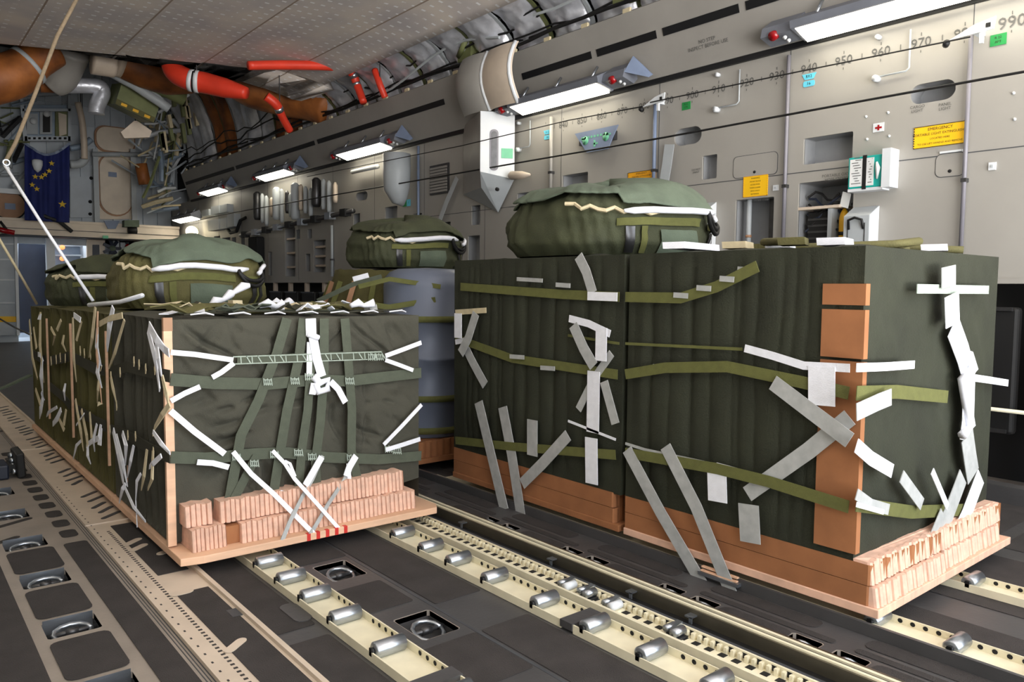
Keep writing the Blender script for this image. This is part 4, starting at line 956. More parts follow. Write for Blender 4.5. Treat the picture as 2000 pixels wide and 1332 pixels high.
conduit(817, 285, 520, .016, M_plate, 'slate vertical conduit between the white cone and the vent grille')
conduit(648, 440, 540, .02, M_lgrey, 'far grey vertical post below the hanging poles')
# white cable arms holding the upper cable
for (px, py, s, lb) in ((1905, 58, 1.0, 'white bracket arm carrying the thin cable, upper right corner'), (1280, 197, .95, 'white bracket arm carrying the thin cable, beside the small green tag')):
    a = at(px, py, X=WX-.1); t = thing('cable_bracket', (WX, a.y, a.z), lb, 'bracket')
    q = MB(); q.prism([(WX-.11, a.y+.14*s, a.z-.03), (WX-.11, a.y-.1*s, a.z-.02), (WX-.11, a.y-.11*s, a.z+.05), (WX-.11, a.y+.0, a.z+.03)], (.012, 0, 0)); q.box((WX-.1, a.y-.02, a.z-.02), (WX, a.y+.02, a.z+.02)); q.build('arm', [M_whitep], t)
    q = MB(); q.box((WX-.115, a.y-.085*s, a.z-.005), (WX-.111, a.y-.06*s, a.z+.02)); q.build('black_mark', [M_blk], t)
    q = MB(); q.box((WX-.12, a.y-.05, a.z-.09), (WX-.1, a.y-.03, a.z-.03)); q.build('hanger', [M_whitep], t)
    q = MB(); q.cyl((WX-.12, a.y+.15*s, a.z-.045), (WX-.08, a.y+.17*s, a.z-.045), .02, 10); q.build('pulley', [M_blk], t)
# static line cables
def along(pts, x, r, lb, m=M_blk):
    P = [at(a, b_, X=x) for a, b_ in pts]; return cable(P, r, m, lb, 'static_line_cable', 'cable')
along([(2080, 125), (2000, 140), (1690, 196), (1300, 268), (1000, 320), (600, 390), (440, 418), (380, 432)], 4.95, .008, 'thick dark steel cable strung along the sidewall, lower of the two')
along([(1895, 72), (1535, 145), (1270, 200)], 5.08, .005, 'thin dark cable strung between the two white bracket arms')
along([(1255, 208), (1110, 235), (900, 285), (700, 325), (600, 345)], 4.84, .005, 'thin dark cable running left from the middle white bracket arm')
# knobs and rods of the long latches
for i, (kx, ky, rx_, ry_, lb) in enumerate(((1715, 155, 1778, 138, 'wall latch rod with white knob beneath the nearest lamp'), (1403, 215, 1446, 200, 'wall latch rod with white knob right of the small green tag'), (1016, 293, 1038, 287, 'small wall latch rod with white knob right of the fairing'))):
    a = wp(kx, ky); b_ = wp(rx_, ry_); t = thing('latch_rod', (WX, a.y, a.z), lb, 'latch')
    q = MB(); q.cyl((WX, a.y, a.z), (WX-.05, a.y, a.z), .022, 14); q.build('knob', [M_whitep], t)
    q = MB(); q.tube([(WX-.02, a.y, a.z+.012), (WX-.02, b_.y+.02, a.z+.012), (WX-.02, b_.y, a.z+.03), (WX-.02, b_.y, a.z+.27)], .006, 8); q.build('rod', [M_lgrey], t)
    q = MB(); q.cyl((WX, a.y, a.z+.27), (WX-.04, a.y, a.z+.27), .016, 12); q.build('upper_knob', [M_whitep], t)
# protruding sidewall boxes (ramp daylight painted white on the end faces)
for xl, xr, yt, yb, lb in ((1360, 1398, 398, 500, 'grey protruding wall box with black carrying handle, left of the tall pocket'), (1667, 1715, 405, 510, 'grey protruding wall box with black handle, right of the yellow cylinders')):
    lo, hi = wbox(xl, xr, yt, yb, 0, .12); y0, y1 = lo[1], hi[1]; z0, z1 = max(1.3, lo[2]), hi[2]
    t = thing('wall_box', (WX, (y0+y1)/2, z0), lb, 'box')
    q = MB(); q.prism([(WX, y0, z0), (WX-.13, y0, z0), (WX-.13, y0, z1-.07), (WX, y0, z1)], (0, y1-y0, 0)); q.build('housing', [M_lgrey], t, .003)
    q = MB(); q.prism([(WX-.002, y0-.002, z0+.002), (WX-.128, y0-.002, z0+.002), (WX-.128, y0-.002, z1-.072), (WX-.002, y0-.002, z1-.003)], (0, .0025, 0)); q.build('lit_end_face', [M_whitep], t)
    q = MB(); my = (y0+y1)/2; q.tube([(WX-.132, my+.05, z1-.16), (WX-.15, my+.045, z1-.1), (WX-.155, my, z1-.085), (WX-.15, my-.045, z1-.1), (WX-.132, my-.05, z1-.16)], .009, 8); q.build('handle', [M_blk], t)
    q = MB(); q.box((WX-.133, my-.06, z0), (WX-.13, my-.055, z1-.12)); q.box((WX-.133, my+.055, z0), (WX-.13, my+.06, z1-.12)); q.build('edge_strip', [M_steel], t)
# teal first aid box
lo, hi = wbox(1672, 1738, 312, 372, 0, .1); t = thing('first_aid_box', (WX, lo[1], lo[2]), 'teal box with white paper labels and black strap, right of the small white tag', 'first aid box')
y0, y1, z0, z1 = lo[1], hi[1], lo[2], hi[2]
q = MB(); q.box(lo, hi); q.build('box', [M_teal], t, .004)
for a, b_ in ((y0+.06, (y0+y1)/2-.008), ((y0+y1)/2+.018, y1-.012)):
    q = MB(); q.box((WX-.104, a, z0+.012), (WX-.1, b_, z1-.015)); pp = q.build('paper_label', [M_paper], t)
    q = MB()
    for k in range(11): q.box((WX-.105, a+.01+.01*(k % 3), z0+.03+.017*k), (WX-.104, b_-.012-.008*((k*7) % 4), z0+.035+.017*k))
    q.build('printed_line_block', [M_textg], pp)
q = MB(); q.box((WX-.106, (y0+y1)/2-.008, z0-.01), (WX-.1, (y0+y1)/2+.018, z1+.005)); q.build('strap', [M_blk], t)
q = MB(); q.box((WX-.12, y0-.055, z0-.01), (WX, y0, z1+.03)); q.box((WX-.10, y0, z0-.02), (WX, y1, z0-.001)); q.build('side_bracket', [M_whitep], t)
q = MB(); q.smooth = True; q.tube([(WX-.107, y0+.035, z0+.05), (WX-.108, y0+.03, z0+.12), (WX-.107, y0+.04, z0+.16)], [.006, .016, .006], 10); q.build('white_tag', [M_paper], t)
# rounded access covers
for xl, xr, yt, yb, lb in ((1828, 1886, 302, 348, 'rounded access cover with latch hole below the rightmost yellow placard'), (1433, 1519, 307, 350, 'wide rounded access cover outlined on the wall above the square yellow placard')):
    lo, hi = wbox(xl, xr, yt, yb, 0, .004); t = thing('access_cover', (WX, (lo[1]+hi[1])/2, lo[2]), lb, 'cover')
    q = MB(); q.prism([(WX-.003, a, b_) for a, b_ in rrect(lo[1], hi[1], lo[2], hi[2], .035)], (.003, 0, 0)); q.use(1)
    q.prism([(WX-.0045, a, b_) for a, b_ in rrect(lo[1]+.004, hi[1]-.004, lo[2]+.004, hi[2]-.004, .033)], (.002, 0, 0)); q.build('cover_panel', [M_gap, M_wall], t)
    q = MB(); q.cyl((WX-.007, (lo[1]+hi[1])/2, lo[2]+.035), (WX-.003, (lo[1]+hi[1])/2, lo[2]+.035), .011, 10); q.build('latch_hole', [M_dark], t)
    if xl > 1800: q = MB(); q.box((WX-.02, lo[1]+.02, hi[2]), (WX-.002, hi[1]-.03, hi[2]+.012)); q.build('hinge', [M_whitep], t)
for xl, xr, yt, yb, lb in ((1932, 1946, 318, 333, 'small white switch plate on the wall near the right photo edge'), (1511, 1521, 362, 373, 'small white switch plate right of the square yellow placard')):
    lo, hi = wbox(xl, xr, yt, yb, 0, .01); t = thing('switch_plate', (WX, (lo[1]+hi[1])/2, lo[2]), lb, 'switch'); q = MB(); q.box(lo, hi); q.build('plate', [M_whitep], t)
    q = MB(); q.box((lo[0]-.006, (lo[1]+hi[1])/2-.006, lo[2]+.015), (lo[0], (lo[1]+hi[1])/2+.006, hi[2]-.015)); q.build('toggle', [M_lgrey], t)
q = MB()
for px, py in ((1692, 228), (1735, 220), (1694, 272), (1737, 266), (1980, 182), (1982, 233), (960, 0)):
    if py: c = wp(px, py); q.cyl((WX, c.y, c.z), (WX-.008, c.y, c.z), .009, 8)
q.build('wall_studs', [M_whitep], wall)
# gear in the open pocket: shelf, hoses, yellow cylinders
y0, y1, z0, z1 = HS[1][:4]
c = at(1562, 408, X=WX); t = thing('pocket_shelf', (WX+.1, (y0+y1)/2, c.z), 'tan shelf bar across the dark open pocket above the yellow cylinders', 'shelf')
q = MB(); q.box((WX+.0, y0+.1, c.z-.01), (WX+.2, y1, c.z+.01)); q.build('shelf_board', [M_tan], t)
ym = at(1622, 430, X=WX+.05).y; t = thing('pocket_divider', (WX+.1, ym, z0), 'grey upright divider inside the dark open pocket', 'divider'); q = MB(); q.box((WX+.01, ym-.03, z0), (WX+.25, ym, c.z-.012)); q.build('panel', [M_lgrey], t)
for k in range(2):
    yc = ym-.085-.07*k
    t = thing('oxygen_cylinder', (WX+.08, yc, z0), 'yellow cylinder with black band in the open wall pocket, ' + ('left one' if k == 0 else 'right one beside the wall box'), 'cylinder')
    q = MB(); q.tube([(WX+.08, yc, z) for z in (z0, z0+.02, z0+.26, z0+.30, z0+.33)], [.02, .034, .034, .024, .008], 20); q.build('cylinder_body', [M_oxy], t)
    q = MB(); q.tube([(WX+.08, yc, z0+.14), (WX+.08, yc, z0+.165)], .0355, 20); q.build('strap', [M_blk], t)
    q = MB(); q.cyl((WX+.08, yc, z0+.33), (WX+.08, yc, z0+.37), .012, 10); q.cyl((WX+.08, yc-.02, z0+.355), (WX+.08, yc+.02, z0+.355), .01, 10); q.build('valve', [M_steel], t)
for k in range(6):
    t_ = [(WX+.08+.02*math.sin(j+k), y1-.03-.05*j, z1-.1-.07*k*.6+.04*math.sin(j*1.3+k)) for j in range(6)]
    cable(t_, .009, M_navy if k % 2 else M_blk, 'dark hose coiled inside the open pocket with the yellow cylinders', 'hose', 'hose', 'hoses in the open pocket')
t = thing('equipment_pouch', (WX+.1, (ym+y1)/2, z0), 'black ribbed equipment pouch in the lower left of the open pocket', 'pouch')
q = MB(); q.box((WX+.06, ym+.01, z0), (WX+.2, y1-.05, c.z-.03)); q.build('pouch', [M_blk], t)
q = MB()
for k in range(6): q.box((WX+.055, ym+.01, z0+.03+.045*k), (WX+.06, y1-.05, z0+.045+.045*k))
q.build('rib', [M_steel], t)
t = thing('paper_tag', (WX+.03, y0+.06, c.z+.02), 'small bright white tag hanging in the open pocket above the cylinders', 'tag'); q = MB(); q.obox((WX+.03, y0+.07, c.z+.04), (.003, 0, 0), (0, .03, .01), (0, -.01, .05)); q.build('tag', [M_paper], t)
# pole in the tall pocket
y0, y1, z0, z1 = HS[2][:4]; t = thing('pocket_tube', (WX+.05, y1-.06, z0), 'pale upright tube inside the tall open pocket below the square placard', 'tube')
q = MB(); q.cyl((WX+.05, y1-.09, z0), (WX+.05, y1-.09, z1), .02, 12); q.build('tube', [M_lgrey], t); q = MB(); q.cyl((WX+.05, y1-.09, z0+.15), (WX+.05, y1-.09, z0+.17), .024, 12); q.build('collar', [M_brown], t)
q = MB(); q.box((WX+.1, y0+.06, z0), (WX+.21, y0+.1, z1)); q.build('divider', [M_steel], t)
# hanging tan strap and diagonal strap
def hang(pts, wd, lb, x, m=M_tan):
    P = [at(a, b_, X=WX-x) for a, b_ in pts]; q = MB(); q.ribbon(P, wd, NS, .004); return tag(q.build('hanging_strap', [m]), lb, 'strap')
hang([(1308, 282), (1303, 320), (1298, 350), (1292, 378)], .10, 'wide pale strap hanging beside the slate conduit at the wall middle', .06, M_lgrey)
hang([(893, 347), (872, 395), (850, 455), (846, 470)], .07, 'pale strap hanging diagonally from the wall left of the white fairing', .06, M_lgrey)
# white fairing with its padded duct
t = thing('sidewall_fairing', (WX, 6.4, 1.9), 'white boxed fairing with pointed lower end on the sidewall, below the beige duct', 'fairing')
yA = at(972, 235, X=4.85).y; yB = at(1000, 235, X=4.85).y
a = at(940, 240, X=4.80); b_ = at(1000, 240, X=5.05); 
yn = at(1002, 300, X=5.15).y; yf = at(905, 300, X=5.18).y; yc_ = at(938, 300, X=4.86).y
zt = 3.0; zm = at(938, 335, X=4.86).z; zm2 = at(1000, 350, X=5.15).z; ztip = at(973, 415, X=5.15).z; zl = at(926, 366, X=4.9).z
Pn = lambda x, y, z: Vector((x, y, z))
q = MB(); q.add([Pn(4.86, yc_, zt), Pn(5.17, yn, zt), Pn(5.17, yn, zm2), Pn(4.86, yc_, zm)], [(0,1,2,3)]); q.build('white_panel', [M_whitep], t)
q = MB(); q.add([Pn(5.18, yf, zt), Pn(4.86, yc_, zt), Pn(4.86, yc_, zm), Pn(4.95, yc_+.1, zl), Pn(5.18, yf, zl)], [(0,1,2,3,4)]); q.build('side_panel', [M_wall2], t)
tip = at(973, 415, X=5.18)
q = MB(); q.add([Pn(4.86, yc_, zm), Pn(5.17, yn, zm2), tip, Pn(4.95, yc_+.1, zl)], [(0,1,2,3)]); q.add([Pn(4.95, yc_+.1, zl), tip, Pn(5.18, yf, zl)], [(0,1,2)]); q.build('pointed_end', [M_lgrey], t)
fn = Vector((5.17-4.86, yn-yc_, 0)); fl_ = fn.length; fn.normalize(); fo = Vector((fn.y, -fn.x, 0)); fo = fo if fo.x < 0 or fo.y < 0 else -fo
if fo.y > 0: fo = -fo
B0 = Pn(4.86, yc_, 0)+fn*fl_*.4+fo*.003
q = MB(); q.prism([B0+fn*u_+Vector((0, 0, zz)) for u_, zz in rrect(-.045, .045, 2.40, 2.82, .04)], fo*.004); q.build('slot_rim', [M_cond], t)
q = MB(); q.prism([B0+fo*.004+fn*u_+Vector((0, 0, zz)) for u_, zz in rrect(-.03, .03, 2.42, 2.80, .03)], fo*.003); q.build('slot', [M_steel], t)
q = MB(); B1 = B0+fn*fl_*.38; q.prism([B1+fn*u_+Vector((0, 0, zz)) for u_, zz in ((-.06, 2.53), (.06, 2.53), (.06, 2.63), (-.06, 2.63))], fo*.003); q.build('green_tag', [M_lgrn], t)
q = MB(); cc = at(972, 370, X=5.0); q.cyl(cc, cc+Vector((-.02, -.01, 0)), .02, 10); q.build('latch_hole', [M_dark], t)
t = thing('padded_duct', (5.0, 6.6, 3.0), 'beige padded duct curving down from the trim into the white fairing', 'duct')
def duct(yc0, w0, bulge, nm, m_):
    q = MB(); q.smooth = True
    def fn_(u, v):
        z = 3.0+.58*v; x = 5.0-.12*math.sin(v*PI*.9)-.06
        a = PI*u; return (x-bulge*math.sin(a), yc0+w0*math.cos(a)*-1+.0, z)
    q.grid(24, 16, fn_); q.build(nm, [m_], t)
ya, yb2, yc2 = at(898, 190, X=4.86).y, at(948, 190, X=4.86).y, at(1012, 190, X=4.9).y
duct((ya+yb2)/2, abs(ya-yb2)/2, .07, 'duct_shell', M_wall2); duct((yb2+yc2)/2, abs(yb2-yc2)/2, .05, 'duct_lining', M_tan)
for yy, x_, r_ in ((yb2, 4.0, .02), (yc2+.03, 4.0, .022)):
    q = MB(); q.tube([(5.0-.12*math.sin(v*PI*.9)-.075, yy, 3.0+.58*v) for v in (0, .15, .3, .45, .6, .75, .9, 1)], r_, 8); q.build('white_piping', [M_whitep], t)
# cream roll right of the fairing
t = thing('rolled_cloth', at(1015, 343, X=5.12), 'small cream horizontal roll fixed right of the pointed fairing', 'roll'); a, b_ = at(996, 343, X=5.1), at(1035, 341, X=5.1)
q = MB(); q.tube([a, a.lerp(b_, .1), a.lerp(b_, .6), b_], [.03, .045, .04, .012], 12); q.build('roll', [M_tan], t)
# cone shaped housing, far slats and tubes
t = thing('bell_housing', at(792, 340, X=5.1), 'light grey bell shaped housing on the wall below the third lamp', 'housing')
a = at(790, 303, X=5.12); q = MB(); q.tube([(5.01, a.y, a.z), (5.01, a.y, a.z-.25), (5.01, a.y, a.z-.42), (5.05, a.y, a.z-.56), (5.1, a.y, a.z-.62)], [.17, .17, .16, .10, .02], 24); q.build('bell', [M_lgrey], t)
t = thing('reading_light', at(715, 332, X=5.1), 'slim lit horizontal tube between the third lamp and the vertical tubes', 'light'); a, b_ = at(688, 336, X=5.1), at(738, 325, X=5.1); q = MB(); q.cyl(a, b_, .03, 12); q.build('tube', [M_whitep], t)
t = thing('vent_grille', at(860, 350, X=WX), 'brown slatted vent grille left of the white fairing', 'grille'); lo, hi = wbox(842, 878, 325, 382, 0, .02)
q = MB(); q.box(lo, hi); q.build('grille_frame', [M_steel], t)
q = MB(); n = 9
for k in range(n): z = lo[2]+.02+(hi[2]-lo[2]-.04)*k/n; q.box((WX-.03, lo[1]+.02, z), (WX-.02, hi[1]-.02, z+.025))
q.build('slats', [M_wall2], t)
pole_x = [503, 513, 521, 531, 541, 551, 561, 568, 577, 588, 597, 607, 618, 632, 643, 655]
for i, px in enumerate(pole_x):
    a = at(px, 430-(px-500)*.22+8*(i % 3), X=5.08); zt_ = at(px, 375-(px-500)*.24+6*((i*5) % 4), X=5.08).z; r = .035 if i % 4 else .07
    q = MB(); q.tube([(5.08, a.y, a.z), (5.08, a.y, a.z+.04), (5.08, a.y, zt_-.04), (5.08, a.y, zt_)], [r*.7, r, r, r*.4], 10)
    tag(q.build('stowed_pole', [M_lgrey if i % 3 else M_tan if i % 2 else M_steel]), 'upright metal stanchion, %s from the left in the row below the fourth lamp' % ORD[i+1], 'pole', 'stanchions stowed on the wall')
t = thing('stowage_rail', at(580, 435, X=5.1), 'dark rail with clamps under the row of stowed stanchions', 'rail')
a, b_ = at(470, 460, X=5.06), at(690, 412, X=5.06); q = MB(); q.cyl(a, b_, .035, 8); q.build('rail', [M_steel], t)
for k in range(9):
    c = a.lerp(b_, (k+.5)/9); q = MB(); q.obox(c, (.05, 0, 0), (0, .08, 0), (0, 0, .05)); q.build('clamp', [M_alu if k % 2 else M_blk], t)
for i, (xl, xr, yt, yb) in enumerate(((418, 440, 432, 452), (442, 455, 428, 448), (456, 470, 420, 445), (406, 420, 412, 424), (424, 440, 405, 420), (442, 456, 402, 417))):
    lo, hi = wbox(xl, xr, yt, yb, 0, .12); q = MB(); q.box(lo, hi); tag(q.build('wall_unit', [M_lgrey]), 'small grey electrical unit left of the stowed stanchions, %s in the %s row' % (ORD[[1, 2, 3, 1, 2, 3][i]], 'lower' if i < 3 else 'upper'), 'box', 'electrical units on the far sidewall')
P = [at(440, 440, X=5.16), at(450, 455, X=5.12), at(462, 452, X=5.12), at(470, 430, X=5.16), at(480, 425, X=5.18)]; cable(P, .03, M_blk, 'black cable loop hanging on the far sidewall under the small units')
lo, hi = wbox(500, 518, 464, 560, 0, .15); q = MB(); q.box((lo[0], lo[1], 1.25), hi); tag(q.build('hanging_bag', [M_dark], None, .03), 'dark brown bag hanging on the far wall right of the large parachute pack', 'bag')
t = thing('wall_spot_lamp', at(375, 452, X=5.0), 'small warm square lamp glowing above the large parachute pack', 'light'); c = at(376, 453, X=5.0); q = MB(); q.cyl(c, c+Vector((-.06, -.12, 0)), .11, 16); q.build('lens', [M_spot], t); q = MB(); q.cyl(c+Vector((.02, .05, -.0)), c, .12, 16); q.build('housing', [M_green], t)
# shelves inside the far pockets
for h in HS[16:18]:
    for k in range(3):
        z = h[2]+(h[3]-h[2])*(k+.6)/3.4; q = MB(); q.box((WX+.02, h[0]+.02, z), (WX+.14, h[1]-.02, z+.03)); tag(q.build('pocket_shelf', [M_tan]), 'thin tan shelf inside a tall far wall pocket', 'shelf', 'shelves in the far wall pockets')
# lower recess: posts and folded seats
for k in [0, 1, 2, 3]+list(range(15, 24)):
    yy = .2+.62*k; q = MB(); q.box((WX+.0, yy, .0), (WX+.06, yy+.06, 1.24)); tag(q.build('seat_post', [M_tan]), 'short upright seat post under the sidewall ledge, %s from the right photo edge' % ORD[k+1], 'post', 'posts below the sidewall ledge')
for k in [0, 1, 2, 3, 15, 16, 17, 18, 19]:
    yy = .32+.62*k; t = thing('folded_seat', (WX+.0, yy+.22, .3), 'dark folded sidewall seat stowed under the ledge, %s from the right photo edge' % ORD[k+1], 'seat', 'folded seats along the sidewall')
    q = MB(); q.box((WX-.1, yy, .35), (WX-.02, yy+.46, 1.1)); q.build('seat_pan', [M_blk], t, .02)
    q = MB(); q.box((WX-.12, yy+.03, 1.08), (WX-.1, yy+.43, 1.1)); q.build('seat_bar', [M_steel], t); q = MB(); q.box((WX-.12, yy+.03, .36), (WX-.1, yy+.43, .38)); q.build('seat_bar', [M_steel], t)
    if k % 3 == 0: q = MB(); q.box((WX-.115, yy+.2, .92), (WX-.1, yy+.28, .95)); q.build('red_buckle', [M_redl], t)
for z, m_, lb in ((.10, M_deckg, 'grey outboard floor rail below the seats at the right photo edge'), (.5, M_cream, 'thin yellowish tube along the seats at the right photo edge')):
    q = MB(); q.box((4.85, TAIL, z-.10), (4.95, 14, z)) if z < .2 else q.cyl((5.05, .3, z), (5.05, 9, z), .012, 8); tag(q.build('side_rail', [m_]), lb, 'rail')
#@@CEILTHINGS
# ================================================================== DUCTS ABOVE THE BULKHEAD
def duct_px(pts, r, m, nm, lb, cat='duct', n=20, bands=None):
    P = [at(a, b_, Y=y_) for a, b_, y_ in pts]; R = r if isinstance(r, (list, tuple)) else [r]*len(P)
    # smooth the path
    Q = []; RR = []
    k = len(P)
    for i in range(k-1):
        p0, p1, p2, p3 = P[max(i-1, 0)], P[i], P[i+1], P[min(i+2, k-1)]
        for j in range(6):
            t = j/6; Q.append(.5*((2*p1)+(p2-p0)*t+(2*p0-5*p1+4*p2-p3)*t*t+(3*p1-p0-3*p2+p3)*t**3)); RR.append(R[i]+(R[i+1]-R[i])*t)
    Q.append(P[-1]); RR.append(R[-1])
    t = thing(nm, P[0], lb, cat); q = MB(); q.tube(Q, RR, n); q.build('duct_skin', [m], t)
    mid = Q[len(Q)//2]; q = MB(); q.cyl(mid, (mid.x, mid.y, 5.86 if mid.y > 9.6 else 3.98), .007, 6); q.build('hanger', [M_steel], t)
    for f, wd, mm in (bands or []):
        i = int(f*(len(Q)-2)); d = (Q[i+1]-Q[i]).normalized(); q = MB(); q.cyl(Q[i]-d*wd/2, Q[i]+d*wd/2, RR[i]*1.05, n); q.build('band', [mm], t)
    return t
Y = 11.4
duct_px([(-60, 165, Y), (20, 148, Y), (70, 118, Y), (110, 100, Y)], [.3, .28, .22, .18], M_brownduct, 'wrapped_duct', 'tan and brown wrapped duct at the upper left photo edge', bands=[(.62, .05, M_lgrey)])
duct_px([(60, 128, 12.2), (100, 112, 12.2)], [.16, .2], M_lgrey, 'duct_end', 'pale grey duct elbow next to the upper left brown duct')
duct_px([(140, 95, 12), (118, 150, 12.3), (100, 168, 12.4)], [.24, .22, .16], M_wall2, 'wide_duct', 'wide beige sleeve duct leaning behind the tan rope')
duct_px([(78, 166, 12.6), (125, 168, 12.6)], .1, M_brownduct, 'joint_duct', 'short brown duct joint at the left of the silver elbow duct')
duct_px([(125, 167, 12.7), (185, 168, 12.7), (200, 180, 12.7), (190, 205, 12.7), (188, 222, 12.7)], .11, M_foil, 'silver_elbow_duct', 'silver elbow duct bending down left of the green box')
duct_px([(180, 118, 11.6), (225, 128, 11.6)], [.18, .16], M_tan, 'short_duct', 'short cream duct just under the ceiling edge left of the brown duct')
duct_px([(235, 118, 12), (280, 135, 12), (330, 150, 12), (380, 160, 12)], [.22, .26, .26, .16], M_brownduct, 'brown_duct', 'dark brown wrapped duct behind the red bent pipe', bands=[(.05, .1, M_tan)])
duct_px([(398, 135, 11.4), (430, 141, 11.3), (490, 160, 11.2), (560, 172, 11.0), (610, 186, 10.7), (655, 215, 10.3)], [.12, .22, .36, .42, .38, .28], M_brownduct, 'large_brown_duct', 'largest orange-brown wrapped duct below the ceiling edge, centre of the upper tangle', n=28, bands=[(.02, .12, M_lgrey)])
duct_px([(330, 105, 10.5), (342, 140, 10.3), (370, 156, 10.1), (400, 162, 10.0), (440, 172, 9.8), (482, 182, 9.6)], [.13, .13, .13, .13, .12, .07], M_red, 'red_pipe', 'thick red bent pipe with black and white band under the ceiling edge', 'pipe', bands=[(.47, .05, M_whitep), (.50, .03, M_blk), (.53, .05, M_whitep)])
duct_px([(485, 128, 8.95), (560, 127, 8.95), (655, 130, 8.9), (685, 140, 8.9), (697, 165, 8.9), (710, 200, 8.75)], [.05, .055, .055, .055, .05, .045], M_red, 'red_pipe', 'long slim red pipe along the ceiling edge curving down at right', 'pipe', bands=[(.45, .05, M_redl), (.7, .06, M_alu), (.85, .05, M_alu)])
duct_px([(520, 188, 9.7), (540, 205, 9.7), (552, 230, 9.8), (566, 255, 9.9)], [.06, .06, .05, .05], M_red, 'red_pipe', 'short red pipe running down between the silver blankets', 'pipe', bands=[(.5, .06, M_alu)])
duct_px([(732, 137, 8.4), (742, 165, 8.3), (752, 190, 8.3)], .04, M_red, 'red_pipe', 'small red pipe right of the long slim red pipe', 'pipe')
duct_px([(20, 167, 12.0), (50, 155, 12.0), (85, 135, 12.0)], [.05, .06, .06], M_redl, 'red_pipe', 'dark red pipe crossing behind the tan rope at upper left', 'pipe', bands=[(.4, .08, M_whitep)])
t = thing('green_box', at(272, 200, Y=12.5), 'tilted olive green box with yellow stencilling hanging below the ducts', 'box')
A_, B_, C_, D_ = [at(a, b_, Y=12.4) for a, b_ in ((238, 162), (316, 195), (300, 240), (225, 203))]
q = MB(); q.prism([A_, B_, C_, D_], (0, .6, .1)); q.build('box', [M_green], t); q = MB(); q.cyl(A_.lerp(B_, .5)+Vector((0, .3, -.05)), (A_.lerp(B_, .5).x, A_.y+.3, 5.86), .01, 6); q.build('hanger', [M_steel], t)
q = MB(); v0 = (D_-A_)*.25; q.prism([D_-v0-Vector((0, .01, 0)), C_-v0*1.0-Vector((0, .01, 0)), C_-Vector((0, .01, 0)), D_-Vector((0, .01, 0))], (0, .008, 0)); sp_ = q.build('stencil_band', [M_packo], t)
for k in range(3): cN = D_.lerp(C_, .2+.3*k)-v0*.5-Vector((0, .012, 0)); q = MB(); q.obox(cN, (B_-A_)*.07, (0, .004, 0), (D_-A_)*.06); q.build('yellow_mark', [M_oxy], t)
t = thing('triangular_bracket', at(265, 255, Y=14), 'tan triangular gusset hanging beneath the green box', 'bracket'); q = MB()
q.prism([at(a, b_, Y=13.2) for a, b_ in ((262, 236), (268, 236), (297, 256), (292, 268), (243, 270), (236, 258))], (0, .1, 0)); q.build('gusset', [M_tan], t); c = at(265, 250, Y=13.25); q = MB(); q.cyl(c, (c.x, c.y, 5.86), .01, 6); q.build('hanger', [M_steel], t)
for i, (pts, r) in enumerate((([(205, 135), (260, 165), (320, 205), (330, 212)], .07), ([(225, 140), (290, 172), (326, 208)], .05), ([(270, 160), (330, 180), (360, 195)], .1), ([(345, 150), (352, 170), (366, 190)], .05))):
    P = [at(a, b_, Y=12.2) for a, b_ in pts]; cable(P, r, M_lgrey if i != 2 else M_green, ['long grey curved tube above the green box', 'thinner grey tube beside the long curved one above the green box', 'olive tube running right of the green box', 'short grey tube beneath the red pipe band'][i], 'tube', 'pipe', n=10)
random.seed(11)
for k in range(130):       # struts and hydraulic lines of the forward right corner
    px = random.uniform(268, 400); py = random.uniform(200, 425)
    if py > 432-(px-268)*.9 and px > 330: continue
    a = at(px, py, Y=17.3+random.uniform(-.8, .6)); L_ = random.uniform(.25, .9); an = random.choice([.35, .45, 2.6, 1.4, 1.2, .2])+random.uniform(-.2, .2)
    b_ = a+Vector((math.cos(an)*L_, random.uniform(-.3, .3), math.sin(an)*L_*1.3))
    if b_.x > 5.1: b_.x = 5.1
    if a.x > 5.1: a.x = 5.05
    m_ = random.choice([M_blue, M_bulk, M_lgrey, M_whitep, M_green, M_cream2])
    P = [a, a.lerp(b_, .4)+Vector((0, -.05, .04*math.sin(k))), b_]
    cable(P, random.choice([.015, .02, .03, .045]), m_, 'thin metal strut or hydraulic line in the corner right of the cream hatch', 'hydraulic_line', 'pipe', 'struts and lines in the forward right corner', n=6)
for k in range(26):
    px = random.uniform(300, 420); py = 250-(px-300)*.5+random.uniform(-45, 40); a = at(px, py, Y=15.5); q = MB(); q.obox(a, (.03, 0, .01), (0, .05, 0), (-.02, 0, random.uniform(.08, .2)))
    tag(q.build('stringer_clip', [M_green if k % 2 else M_cream2]), 'small olive frame clip in the fan of ribs below the red bent pipe', 'bracket', 'frame clips below the red pipe')
for k in range(28):
    px = random.uniform(-6, 26); py = random.uniform(170, 370); a = at(px, py, Y=17.95+random.uniform(-.15, .2)); an = random.uniform(0, PI); L_ = random.uniform(.2, .6)
    cable([a, a+Vector((math.cos(an)*L_, .1, math.sin(an)*L_))], random.choice([.015, .03, .05]), random.choice([M_blue, M_steel, M_green, M_lgrey]), 'pipe or bracket in the grey structure at the left photo edge', 'structure_line', 'pipe', 'lines at the left photo edge', n=6)
#@@BULKTHINGS
# ================================================================== FORWARD BULKHEAD FITTINGS
YB = BY-.08
def bpoly(pts, y, th): q = MB(); q.prism([at(a, b_, Y=y) for a, b_ in pts], (0, th, 0)); return q
def bth(nm, px, py, lb, cat, group=None, y=YB): return thing(nm, at(px, py, Y=y), lb, cat, group)
